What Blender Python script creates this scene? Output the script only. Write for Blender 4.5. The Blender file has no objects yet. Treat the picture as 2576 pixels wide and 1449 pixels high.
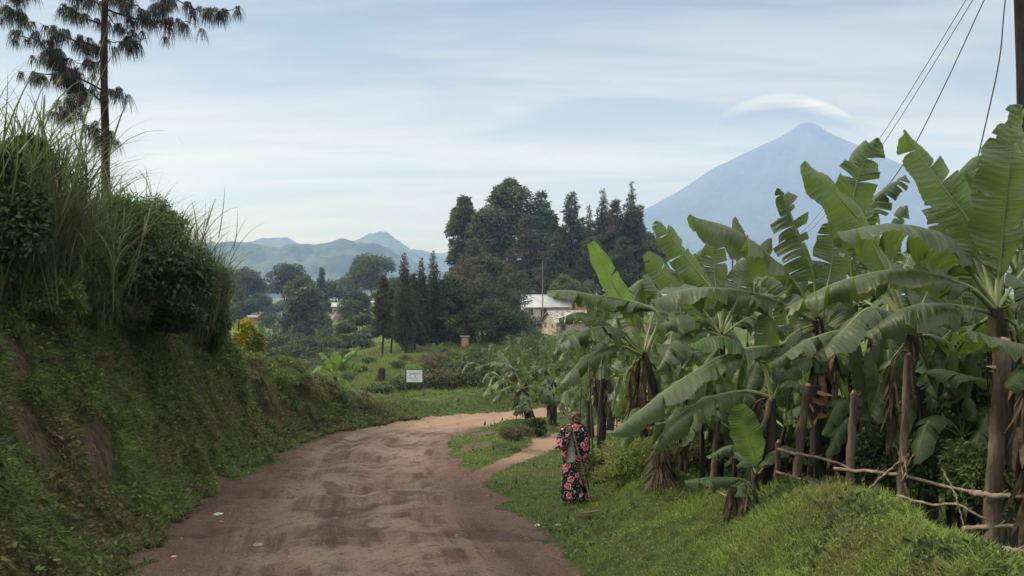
import bpy, math, random
import numpy as np
from mathutils import Vector, Matrix
R = math.radians
sc = bpy.context.scene
COL = sc.collection

# ------------------------------------------------------------------ camera
FPX = 2022.0            # focal length in units of a 2576 px wide picture
CX, HY = 1288.0, 700.0  # optical centre column, horizon row
CAMZ = 2.7
cd = bpy.data.cameras.new('camera'); cam = bpy.data.objects.new('camera', cd); COL.objects.link(cam)
cam.location = (0, 0, CAMZ); cam.rotation_euler = (R(90), 0, 0)
cd.sensor_width = 36; cd.lens = 36 * FPX / 2576; cd.shift_y = -(724.5 - HY) / 2576
cd.clip_start = 0.1; cd.clip_end = 30000
sc.camera = cam
# ------------------------------------------------------------------ light
SUN_EL, SUN_AZ = 30.0, -68.0      # azimuth from straight ahead, negative = left
wd = bpy.data.worlds.new('World'); sc.world = wd; wd.use_nodes = True
nt = wd.node_tree; nt.nodes.clear()
def N(t, **k):
    n = nt.nodes.new(t)
    for a, b in k.items(): setattr(n, a, b)
    return n
def L(a, b): nt.links.new(a, b)
def setv(n, **k):
    for a, b in k.items():
        n.inputs[a.replace('_', ' ')].default_value = b
sky = N('ShaderNodeTexSky', sky_type='NISHITA', sun_disc=False, sun_elevation=R(SUN_EL), sun_rotation=R(SUN_AZ),
        air_density=1.0, dust_density=0.9, ozone_density=1.2, altitude=1500)
bg1 = N('ShaderNodeBackground'); L(sky.outputs[0], bg1.inputs[0]); bg1.inputs[1].default_value = 0.05
tc = N('ShaderNodeTexCoord'); sep = N('ShaderNodeSeparateXYZ'); L(tc.outputs['Generated'], sep.inputs[0])
def M2(op, a, b=None, clamp=False):
    n = N('ShaderNodeMath', operation=op, use_clamp=clamp)
    for i, v in enumerate((a, b)):
        if v is None: continue
        if isinstance(v, (int, float)): n.inputs[i].default_value = v
        else: L(v, n.inputs[i])
    return n.outputs[0]
X, Y, Z = sep.outputs
zc = M2('MAXIMUM', Z, 0.0)
# project directions on a cloud deck: streaks get finer near the horizon
den = M2('ADD', zc, 0.12)
comb = N('ShaderNodeCombineXYZ'); L(M2('DIVIDE', X, den), comb.inputs[0]); L(M2('DIVIDE', Y, den), comb.inputs[1])
mp = N('ShaderNodeMapping'); L(comb.outputs[0], mp.inputs[0]); mp.inputs['Scale'].default_value = (0.55, 1.7, 1); mp.inputs['Rotation'].default_value = (0, 0, R(14))
n1 = N('ShaderNodeTexNoise'); L(mp.outputs[0], n1.inputs[0]); setv(n1, Scale=1.3, Detail=9, Roughness=0.56, Distortion=0.6)
n2 = N('ShaderNodeTexNoise'); L(mp.outputs[0], n2.inputs[0]); setv(n2, Scale=0.45, Detail=4, Roughness=0.5)
cm = N('ShaderNodeMapRange', interpolation_type='SMOOTHSTEP'); L(M2('ADD', M2('MULTIPLY', n1.outputs[0], 0.55), M2('MULTIPLY', n2.outputs[0], 0.45)), cm.inputs[0])
setv(cm, From_Min=0.40, From_Max=0.58, To_Min=0.30, To_Max=0.97)
CLOUDMASK = cm.outputs[0]
# colour of the thin cloud: cream near the horizon, cool white above
rp = N('ShaderNodeValToRGB'); L(zc, rp.inputs[0])
el = rp.color_ramp.elements
el[0].position = 0.0; el[0].color = (0.46, 0.42, 0.36, 1)
el[1].position = 0.10; el[1].color = (0.455, 0.44, 0.41, 1)
e = el.new(0.20); e.color = (0.43, 0.43, 0.415, 1)
e = el.new(0.33); e.color = (0.33, 0.365, 0.42, 1)
e = el.new(0.45); e.color = (0.56, 0.60, 0.66, 1)
e = el.new(0.62); e.color = (1.95, 1.95, 1.90, 1)
e = el.new(1.0); e.color = (2.75, 2.7, 2.6, 1)
# the west side is a bit brighter and whiter (thin cloud before the sun)
bg2 = N('ShaderNodeBackground'); L(rp.outputs[0], bg2.inputs[0])
lf = N('ShaderNodeMapRange', interpolation_type='SMOOTHSTEP'); L(X, lf.inputs[0]); setv(lf, From_Min=-0.9, From_Max=0.5, To_Min=1.10, To_Max=0.94)
L(lf.outputs[0], bg2.inputs[1])
mx = N('ShaderNodeMixShader'); L(CLOUDMASK, mx.inputs[0]); L(bg1.outputs[0], mx.inputs[1]); L(bg2.outputs[0], mx.inputs[2])
# lens cloud over the summit
def lens(cxp, cyp, hw, hh, tilt):
    # angular ellipse around direction of pixel (cxp, cyp)
    ax = (cxp - CX) / FPX; az = (HY - cyp) / FPX
    u = M2('SUBTRACT', M2('DIVIDE', X, Y), ax); v = M2('SUBTRACT', M2('DIVIDE', Z, Y), az)
    v2 = M2('SUBTRACT', v, M2('MULTIPLY', u, tilt))
    v2 = M2('ADD', v2, M2('MULTIPLY', M2('MULTIPLY', u, u), 3.0))
    q = M2('ADD', M2('POWER', M2('DIVIDE', M2('ABSOLUTE', u), hw / FPX), 2.0), M2('POWER', M2('DIVIDE', M2('ABSOLUTE', v2), hh / FPX), 2.0))
    m = M2('SUBTRACT', 1.0, q, True)
    front = M2('GREATER_THAN', Y, 0.3)
    return M2('MULTIPLY', m, front), v2
la, lv = lens(1990, 270, 200, 36, -0.06)
nl = N('ShaderNodeTexNoise'); mpl = N('ShaderNodeMapping'); L(tc.outputs['Generated'], mpl.inputs[0]); mpl.inputs['Scale'].default_value = (4, 4, 60); mpl.inputs['Rotation'].default_value = (0, R(3), 0)
L(mpl.outputs[0], nl.inputs[0]); setv(nl, Scale=1.6, Detail=5, Roughness=0.5, Distortion=0.5)
lmask = M2('MULTIPLY', M2('MULTIPLY', M2('POWER', la, 0.7), M2('ADD', M2('MULTIPLY', nl.outputs[0], 2.0), -0.15)), 1.15, True)
rl = N('ShaderNodeMapRange'); L(M2('ADD', M2('MULTIPLY', lv, 45.0), M2('MULTIPLY', M2('SUBTRACT', nl.outputs[0], 0.5), 1.4)), rl.inputs[0]); setv(rl, From_Min=-0.25, From_Max=0.55)
cr = N('ShaderNodeMix', data_type='RGBA'); L(rl.outputs[0], cr.inputs[0]); cr.inputs[6].default_value = (0.10, 0.125, 0.17, 1); cr.inputs[7].default_value = (0.72, 0.69, 0.66, 1)
bg3 = N('ShaderNodeBackground'); L(cr.outputs[2], bg3.inputs[0])
mx2 = N('ShaderNodeMixShader'); L(lmask, mx2.inputs[0]); L(mx.outputs[0], mx2.inputs[1]); L(bg3.outputs[0], mx2.inputs[2])
wo = N('ShaderNodeOutputWorld'); L(mx2.outputs[0], wo.inputs[0])

sl = bpy.data.lights.new('sun', 'SUN'); so = bpy.data.objects.new('sun', sl); COL.objects.link(so)
sl.energy = 3.0; sl.angle = R(8); sl.color = (1.0, 0.93, 0.83)
sd = Vector((math.sin(R(SUN_AZ)) * math.cos(R(SUN_EL)), math.cos(R(SUN_AZ)) * math.cos(R(SUN_EL)), math.sin(R(SUN_EL))))
so.rotation_euler = sd.to_track_quat('Z', 'Y').to_euler()
so.location = (-30, 10, 40)
sc.view_settings.view_transform = 'Standard'; sc.view_settings.look = 'None'
sc.view_settings.exposure = 0.42; sc.view_settings.gamma = 1.0
sc.render.engine = 'CYCLES'
cy = sc.cycles
cy.max_bounces = 6; cy.diffuse_bounces = 4; cy.glossy_bounces = 2; cy.transmission_bounces = 4; cy.volume_bounces = 4
cy.transparent_max_bounces = 6; cy.use_denoising = True; cy.caustics_reflective = False; cy.caustics_refractive = False
try: cy.denoiser = 'OPENIMAGEDENOISE'
except Exception: pass

# ------------------------------------------------------------------ helpers
def P(px, py, d):
    """world point seen at column px, row py of the 2576 px picture, at distance d ahead"""
    return np.array(((px - CX) / FPX * d, d, CAMZ + (HY - py) / FPX * d))
def sstep(a, b, x):
    t = np.clip((x - a) / (b - a), 0, 1); return t * t * (3 - 2 * t)
def nrm(v):
    v = np.asarray(v, float); return v / np.maximum(np.linalg.norm(v, axis=-1, keepdims=True), 1e-9)
_h = np.random.RandomState(7).rand(256, 256)
def vnoise(x, y):
    xi = np.floor(x).astype(int); yi = np.floor(y).astype(int); fx = x - xi; fy = y - yi
    fx = fx * fx * (3 - 2 * fx); fy = fy * fy * (3 - 2 * fy)
    g = lambda a, b: _h[(a + 17 * (b // 256)) % 256, b % 256]
    return (g(xi, yi) * (1 - fx) + g(xi + 1, yi) * fx) * (1 - fy) + (g(xi, yi + 1) * (1 - fx) + g(xi + 1, yi + 1) * fx) * fy
def fbm(x, y, o=4, lac=2.03, gain=0.5):
    s = 0; a = 1; t = 0
    for i in range(o):
        s = s + a * (vnoise(x + 37.1 * i, y + 11.7 * i) - 0.5); t += a; a *= gain; x = x * lac; y = y * lac
    return s / t * 2
class MB:
    """collects vertex / face batches and links them as one mesh object"""
    def __init__(s): s.V = []; s.F = []; s.M = []; s.n = 0; s.U = []; s.S = []
    def add(s, V, F, mat=0, uv=None, smooth=False):
        V = np.asarray(V, float).reshape(-1, 3); F = np.asarray(F, int)
        s.V.append(V); s.F.append(F + s.n); s.M.append(np.full(len(F), mat) if np.isscalar(mat) else np.asarray(mat)); s.S.append(np.full(len(F), smooth)); s.n += len(V)
        s.U.append(np.zeros((len(V), 2)) if uv is None else np.asarray(uv, float))
        return s
    def more(s, F, off, mat=0, smooth=False):
        F = np.asarray(F, int); s.F.append(F + off); s.M.append(np.full(len(F), mat)); s.S.append(np.full(len(F), smooth)); return s
    def grid(s, V, nu, nv, mat=0, closed=False, uv=None, smooth=True):
        i = np.arange(nu - 1)[:, None]; m = nv if closed else nv - 1; j = np.arange(m)[None, :]
        a = i * nv + j; b = i * nv + (j + 1) % nv; c = (i + 1) * nv + (j + 1) % nv; d = (i + 1) * nv + j
        return s.add(V, np.stack([a, b, c, d], -1).reshape(-1, 4), mat, uv, smooth)
    def tube(s, pts, rad, k=8, mat=0, cap=True, rough=0.0, rng=None, smooth=True):
        pts = np.asarray(pts, float); n = len(pts); rad = np.broadcast_to(np.asarray(rad, float), (n,))
        T = nrm(np.gradient(pts, axis=0)); ref = np.array((0.31, 0.52, 0.79)) if abs(T[0][2]) < 0.8 else np.array((1., 0.1, 0.05))
        A = nrm(np.cross(T, ref)); B = np.cross(T, A)
        a = np.linspace(0, 2 * np.pi, k, endpoint=False)
        rr = rad[:, None] * (1 + (rough * (rng.rand(n, k) - 0.5) if rng is not None else 0))
        V = pts[:, None] + rr[..., None] * (np.cos(a)[None, :, None] * A[:, None] + np.sin(a)[None, :, None] * B[:, None])
        V = V.reshape(-1, 3)
        uv = np.stack(np.meshgrid(np.arange(n) * 1.0, a / 6.283, indexing='ij'), -1).reshape(-1, 2)
        s.grid(V, n, k, mat, True, uv, smooth)
        if cap:
            s.add(V[-k:], [list(range(k))], mat); s.add(V[:k], [list(range(k))[::-1]], mat)
        return s
    def box(s, c, size, mat=0, rot=0.0, M=None):
        x, y, z = np.array(size) / 2.0
        V = np.array([(-x, -y, -z), (x, -y, -z), (x, y, -z), (-x, y, -z), (-x, -y, z), (x, -y, z), (x, y, z), (-x, y, z)])
        if M is not None: V = V @ np.array(M).T
        if rot: cr_, sr_ = math.cos(rot), math.sin(rot); V = np.stack([V[:, 0] * cr_ - V[:, 1] * sr_, V[:, 0] * sr_ + V[:, 1] * cr_, V[:, 2]], -1)
        return s.add(V + np.array(c), [(0, 3, 2, 1), (4, 5, 6, 7), (0, 1, 5, 4), (1, 2, 6, 5), (2, 3, 7, 6), (3, 0, 4, 7)], mat)
    def build(s, name, mats, parent=None, attrs=None, uv=False, org=None):
        me = bpy.data.meshes.new(name)
        V = np.concatenate(s.V); V = V if org is None else V - np.asarray(org, float)
        me.vertices.add(len(V)); me.vertices.foreach_set('co', V.ravel())
        tot = np.concatenate([np.full(len(f), f.shape[1]) for f in s.F]); lp = np.concatenate([f.ravel() for f in s.F])
        me.loops.add(len(lp)); me.loops.foreach_set('vertex_index', lp)
        me.polygons.add(len(tot)); me.polygons.foreach_set('loop_start', np.concatenate([[0], np.cumsum(tot)[:-1]]))
        me.polygons.foreach_set('material_index', np.concatenate(s.M))
        me.polygons.foreach_set('use_smooth', np.concatenate(s.S))
        if uv:
            u = me.uv_layers.new(name='UVMap'); u.data.foreach_set('uv', np.concatenate(s.U)[lp].ravel())
        for k_, v_ in (attrs or {}).items():
            a = me.attributes.new(k_, 'FLOAT', 'POINT'); a.data.foreach_set('value', np.asarray(v_, float))
        me.update(calc_edges=True)
        for m in (mats if isinstance(mats, (list, tuple)) else [mats]): me.materials.append(m)
        o = bpy.data.objects.new(name, me); COL.objects.link(o)
        if org is not None: o.location = tuple(org)
        if parent is not None:
            o.parent = parent
            if org is None: o.location = tuple(-np.array(parent.location))
            else: o.location = tuple(np.array(org) - np.array(parent.location))
        return o
def tag(o, label=None, cat=None, group=None, kind=None):
    if label: o['label'] = label
    if cat: o['category'] = cat
    if group: o['group'] = group
    if kind: o['kind'] = kind
    return o
def thing(name, loc, label, cat, group=None):
    o = bpy.data.objects.new(name, None); COL.objects.link(o); o.location = tuple(float(v) for v in loc); o.empty_display_size = 0.2
    return tag(o, label, cat, group)
def dup(o, loc, rz=0.0, s=1.0, label=None, group=None):
    r = o.copy(); COL.objects.link(r); r.location = tuple(float(v) for v in loc); r.rotation_euler = (0, 0, rz); r.scale = (s, s, s)
    if label: r['label'] = label
    if group: r['group'] = group
    for ch in o.children:
        c = ch.copy(); COL.objects.link(c); c.parent = r
    return r
# ------------------------------------------------------------------ materials
def mat(name, rough=0.8, spec=0.3):
    m = bpy.data.materials.new(name); m.use_nodes = True; t = m.node_tree
    b = t.nodes['Principled BSDF']; b.inputs['Roughness'].default_value = rough; b.inputs['Specular IOR Level'].default_value = spec
    return m, t, b
def nd(t, typ, **k):
    n = t.nodes.new(typ)
    for a, b in k.items():
        if hasattr(n, a): setattr(n, a, b)
        else: n.inputs[a.replace('_', ' ')].default_value = b
    return n
def mixc(t, f, a, b):
    n = t.nodes.new('ShaderNodeMix'); n.data_type = 'RGBA'
    for i, v in ((0, f), (6, a), (7, b)):
        if isinstance(v, (int, float)): n.inputs[i].default_value = v
        elif isinstance(v, tuple): n.inputs[i].default_value = (*v, 1)
        else: t.links.new(v, n.inputs[i])
    return n.outputs[2]
def noise(t, scale, detail=4, rough=0.55, vec=None, dist=0.0):
    n = nd(t, 'ShaderNodeTexNoise', Scale=scale, Detail=detail, Roughness=rough, Distortion=dist)
    if vec is not None: t.links.new(vec, n.inputs[0])
    return n.outputs[0]
def ramp(t, v, a, b, lo=0.0, hi=1.0):
    n = t.nodes.new('ShaderNodeMapRange'); n.interpolation_type = 'SMOOTHSTEP'; t.links.new(v, n.inputs[0])
    n.inputs[1].default_value = a; n.inputs[2].default_value = b; n.inputs[3].default_value = lo; n.inputs[4].default_value = hi
    return n.outputs[0]
def ocoord(t, scale=(1, 1, 1), rot=(0, 0, 0), which='Object'):
    c = t.nodes.new('ShaderNodeTexCoord'); m = t.nodes.new('ShaderNodeMapping'); t.links.new(c.outputs[which], m.inputs[0])
    m.inputs['Scale'].default_value = scale; m.inputs['Rotation'].default_value = rot
    return m.outputs[0]
def wpos(t, scale=(1, 1, 1)):
    c = t.nodes.new('ShaderNodeNewGeometry'); m = t.nodes.new('ShaderNodeMapping'); t.links.new(c.outputs['Position'], m.inputs[0])
    m.inputs['Scale'].default_value = scale
    return m.outputs[0]
def bump(t, b, h, strength=0.5, dist=0.02):
    n = nd(t, 'ShaderNodeBump', Strength=strength, Distance=dist); t.links.new(h, n.inputs['Height']); t.links.new(n.outputs[0], b.inputs['Normal'])
def foliage(name, c1, c2, c3=None, trans=0.3, rough=0.55, scale=0.5, spec=0.35):
    """leaf material: every leaf its own tone between c1 and c2, drifting to c3 over the crown"""
    m, t, b = mat(name, rough, spec)
    g = t.nodes.new('ShaderNodeNewGeometry')
    c = mixc(t, g.outputs['Random Per Island'], c1, c2)
    nz = noise(t, scale, 3, 0.6, g.outputs['Position'])
    c = mixc(t, ramp(t, nz, 0.42, 0.66), c, c3 if c3 else tuple(v * 0.6 for v in c1))
    t.links.new(c, b.inputs['Base Color'])
    tr = t.nodes.new('ShaderNodeBsdfTranslucent'); t.links.new(c, tr.inputs[0])
    ms = t.nodes.new('ShaderNodeMixShader'); ms.inputs[0].default_value = trans
    t.links.new(b.outputs[0], ms.inputs[1]); t.links.new(tr.outputs[0], ms.inputs[2])
    t.links.new(ms.outputs[0], t.nodes['Material Output'].inputs[0])
    return m
def bark(name, c1, c2, scale=6.0, stretch=0.15):
    m, t, b = mat(name, 0.9, 0.15)
    v = wpos(t, (1, 1, stretch)); n_ = noise(t, scale, 6, 0.65, v)
    c = mixc(t, ramp(t, n_, 0.35, 0.65), c1, c2); t.links.new(c, b.inputs['Base Color'])
    bump(t, b, n_, 0.8, 0.03)
    return m
MT = {}
# ------------------------------------------------------------------ terrain shape
ROADC = np.array([(-1.3, -60), (-1.3, 0), (-1.4, 6), (-1.75, 9.5), (-2.6, 13), (-3.25, 17.5), (-3.75, 21), (-3.7, 25), (-2.6, 28.2), (-.6, 31.3), (3, 34.3), (8, 36.5), (16, 38), (40, 38), (90, 20)])
ROADW = np.array([2.6, 2.6, 2.6, 2.55, 2.6, 2.4, 2.1, 2.0, 2.0, 2.2, 2.4, 2.5, 2.5, 2.5, 2.5])
PATHC = np.array([(-1.2, 16.6), (-.4, 18.0), (.35, 20), (1.2, 22.7), (2.4, 25.6), (4.6, 27.6), (8, 29), (14, 31)])
PATHW = np.array([.34, .34, .3, .45, .8, 1.3, 1.3, 1.0])
def pdist(x, y, PL, W):
    best = np.full(np.shape(x), 1e9)
    for i in range(len(PL) - 1):
        a, b = PL[i], PL[i + 1]; ab = b - a; L2 = ab @ ab
        t = np.clip(((x - a[0]) * ab[0] + (y - a[1]) * ab[1]) / L2, 0, 1)
        d = np.hypot(x - a[0] - t * ab[0], y - a[1] - t * ab[1]) - (W[i] + (W[i + 1] - W[i]) * t)
        best = np.minimum(best, d)
    return best
TOEY = [-60, 0, 8, 10.3, 14, 17.5, 22.5, 25, 27, 29, 31, 34]; TOEX = [-4.9, -4.9, -5.0, -5.15, -5.75, -6.3, -6.35, -6.2, -5.6, -4.6, -3.6, -2.0]
def toe(y): return np.interp(y, TOEY, TOEX)
def Rprof(y): return np.interp(y, [-60, 0, 40, 51, 55, 59, 70, 90, 105, 120, 140, 165, 200, 260, 400, 1000, 6000], [-2.7, -2.7, -6.1, -7.5, -7.4, -6.95, -7.5, -8.6, -8.8, -8.6, -7, -4.6, -4.2, -12, -26, -45, -60])
def Lprof(y): return np.interp(y, [-60, 0, 40, 52, 70, 100, 130, 180, 250, 320, 400, 600, 1000, 6000], [-2.7, -2.7, -6.1, -7.8, -9.0, -11, -12.6, -14, -14, -14.5, -17, -25, -40, -60])
def terr(x, y, fine=True):
    x = np.asarray(x, float); y = np.asarray(y, float)
    q = x / np.maximum(y, 20)
    w = sstep(-0.27, -0.13, q + 0.02 * fbm(y * .03, x * .03, 2))
    z = Lprof(y) * (1 - w) + Rprof(y) * w
    # smooth larger undulations away from the road
    z = z + sstep(45, 90, y) * 0.9 * fbm(x * .045, y * .045, 3)
    # left bank
    ty = toe(y) + 0.35 * fbm(y * .55, y * 0 + 3.3, 3) * sstep(33, 26, y)
    Hb = np.interp(y, [-60, 3, 14, 18, 20.2, 21.6, 25.5, 28, 30.5, 33], [3.9, 3.9, 3.9, 3.7, 3.1, 2.2, 2.05, 1.3, .45, 0])
    Wb = np.interp(y, [0, 18, 21, 26, 29, 33], [2.3, 1.9, 1.0, .75, 1.3, 2.2])
    u = (ty - x) / Wb
    prof = np.interp(u, [-.15, 0, .15, .35, .62, .85, 1.0, 1.6, 8], [0, .05, .22, .48, .80, .93, 1.0, 1.05, 1.35])
    rough = (0.30 * fbm(x * .9 + 5, y * .9, 4) + .16 * fbm(x * 2.4, y * 3.2 + 9, 3)) * sstep(0, .25, u) * sstep(0, 1.2, Hb)
    rib = (vnoise(y * 1.15 + x * .55 + 4, y * 0 + 1.5) - .5) * 1.05 + (vnoise(y * 2.6 + x * 1.3, y * 0 + 7.5) - .5) * .42
    z = z + Hb * prof + rough + rib * sstep(.05, .35, u) * sstep(1.25, .8, u) * sstep(0, 1.5, Hb)
    # berm left of the far road
    rd = pdist(x, y, ROADC, ROADW)
    berm = sstep(29.5, 32, y) * sstep(50, 42, y) * sstep(.1, 1.6, rd) * sstep(7.0, 3.0, rd) * (x < 4) * (.5 + .35 * fbm(x * .5, y * .5, 2))
    z = z + berm
    # right verge and ridge carrying the fence
    xr = np.interp(y, [-60, 0, 5, 8, 11, 14, 18, 24], [3.3, 3.3, 3.25, 3.25, 3.1, 2.8, 2.6, 4.5])
    x0 = np.interp(y, [-60, 0, 9.5, 13, 17, 24], [1.3, 1.3, .9, .2, -.2, 1.5])
    Hr = np.interp(y, [-60, 2, 5, 8, 9.3, 11, 14, 18, 26], [.8, 1.0, 1.25, 1.38, 1.12, .72, .42, .2, 0])
    v = (x - x0) / (xr - x0)
    up = np.interp(v, [0, .15, .5, .85, 1.0, 1.25, 1.6, 3, 6], [0, .06, .42, .9, 1.0, .74, .28, .05, 0.0])
    z = z + Hr * up + .10 * fbm(x * 1.6, y * 1.6, 3) * sstep(0.0, .5, v) * (y < 30)
    for (bx, by, br, bh) in ((2.1, 12.1, .75, .42), (1.5, 10.2, .5, .10), (4.0, 6.6, .6, -.1), (-.2, 22.5, 1.1, .22), (.2, 26.5, 1.0, .3), (2.9, 30.2, 1.6, .5)):
        z = z + bh * np.exp(-((x - bx) ** 2 + (y - by) ** 2) / br ** 2)
    if fine:
        inr = sstep(.5, -.4, rd) * sstep(45, 35, y)
        z = z + inr * (.09 * fbm(x * .7, y * .45 + 4, 3) + .018 * fbm(x * 3, y * 2, 3)) - sstep(1.2, -.6, rd) * .10 * sstep(45, 35, y)
        # wheel tracks and the cross gully before the bend
        cxr = np.interp(y, ROADC[:, 1][1:10], ROADC[:, 0][1:10])
        for o_ in (-1.15, .25): z = z - .075 * np.exp(-((x - cxr - o_ - .2 * np.sin(y * .35)) / .28) ** 2) * inr
        z = z - .14 * np.exp(-((y - 16.2 - .28 * (x + 3) + .3 * np.sin(x)) / .55) ** 2) * inr + .09 * np.exp(-((y - 14.9 - .25 * (x + 3)) / .6) ** 2) * inr
        z = z - .12 * np.exp(-((y - 20.3 - .2 * (x + 3)) / .8) ** 2) * inr
        z = z + .035 * fbm(x * 4, y * 4, 2) * sstep(60, 30, y)
    return z + CAMZ
def ground(x, y): return float(terr(np.array([x]), np.array([y]))[0])
def G(px, py, dmin=5.0, dmax=400):
    """first point of the ground met by the view ray through that pixel"""
    d = np.exp(np.linspace(math.log(dmin), math.log(dmax), 3000)); x = (px - CX) / FPX * d; z = CAMZ + (HY - py) / FPX * d
    hit = np.nonzero(terr(x, d) >= z)[0]
    i = hit[0] if len(hit) else -1
    return np.array((x[i], d[i], float(terr(x[i:i + 1] if i >= 0 else x[-1:], d[i:i + 1] if i >= 0 else d[-1:])[0])))
def onground(px, d):
    x = (px - CX) / FPX * d; return np.array((x, d, ground(x, d)))
def tnormal(x, y, e=.06):
    zx = (terr(x + e, y) - terr(x - e, y)) / (2 * e); zy = (terr(x, y + e) - terr(x, y - e)) / (2 * e)
    return nrm(np.stack([-zx, -zy, np.ones_like(zx)], -1))
# bare soil scars on the bank and verge (found where the photo shows them)
SCARS = []
for (px, py, r) in ((505, 1000, .55), (245, 1135, .55), (55, 1075, .65), (260, 1100, .4), (640, 1010, .6), (690, 1030, .5), (560, 960, .35), (400, 790, .7), (480, 800, .7), (560, 790, .7), (620, 860, .45), (650, 930, .4), (150, 780, .4), (30, 900, .45), (330, 770, .55)):
    g_ = G(px, py); SCARS.append((g_[0], g_[1], g_[2], r * .72))
for (px, py, r, dm_) in ((950, 985, 1.7, 44), (985, 965, 1.3, 46), (905, 1005, .8, 44), (1012, 884, 2.2, 70), (1040, 880, 1.8, 72)):
    g_ = G(px, py, dm_); SCARS.append((g_[0], g_[1], g_[2], r))
def scar(x, y, z):
    s = np.zeros(np.shape(x))
    for (a, b, c, r) in SCARS:
        d = ((x - a) / (r * 1.1)) ** 2 + ((y - b) / r) ** 2 + ((z - c) / (r * 1.5)) ** 2
        s = np.maximum(s, np.exp(-d))
    return s
BARE = [(-4.35, 8.2, .35), (-4.55, 9.3, .45), (-4.9, 10.6, .28), (-5.7, 15.8, .40), (.75, 8.6, .30), (1.35, 13.4, .22), (-1.0, 21.6, .45), (-.9, 25.0, .4), (-1.7, 19.3, .35), (-1.5, 18.0, .35)]
def bare(x, y):
    x, y = x + .35 * fbm(x * 1.7, y * 1.7, 3), y + .5 * fbm(x * 1.7 + 9, y * 1.7, 3)
    s = np.zeros(np.shape(x))
    for (a, b, r) in BARE: s = np.maximum(s, np.exp(-((x - a) ** 2 + ((y - b) * .8) ** 2) / r ** 2))
    return s
def dirtmask(x, y, z):
    """1 on trodden earth, 0 on grass"""
    rd = pdist(x, y, ROADC, ROADW); pd = pdist(x, y, PATHC, PATHW)
    nz = fbm(x * 1.3, y * 1.3, 3)
    road = sstep(.30, -.25, rd + .35 * nz); path = sstep(.22, -.18, pd + .2 * nz)
    b_ = sstep(.25, .6, bare(x, y) + .25 * nz)
    return road, path, b_ * .9
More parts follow.
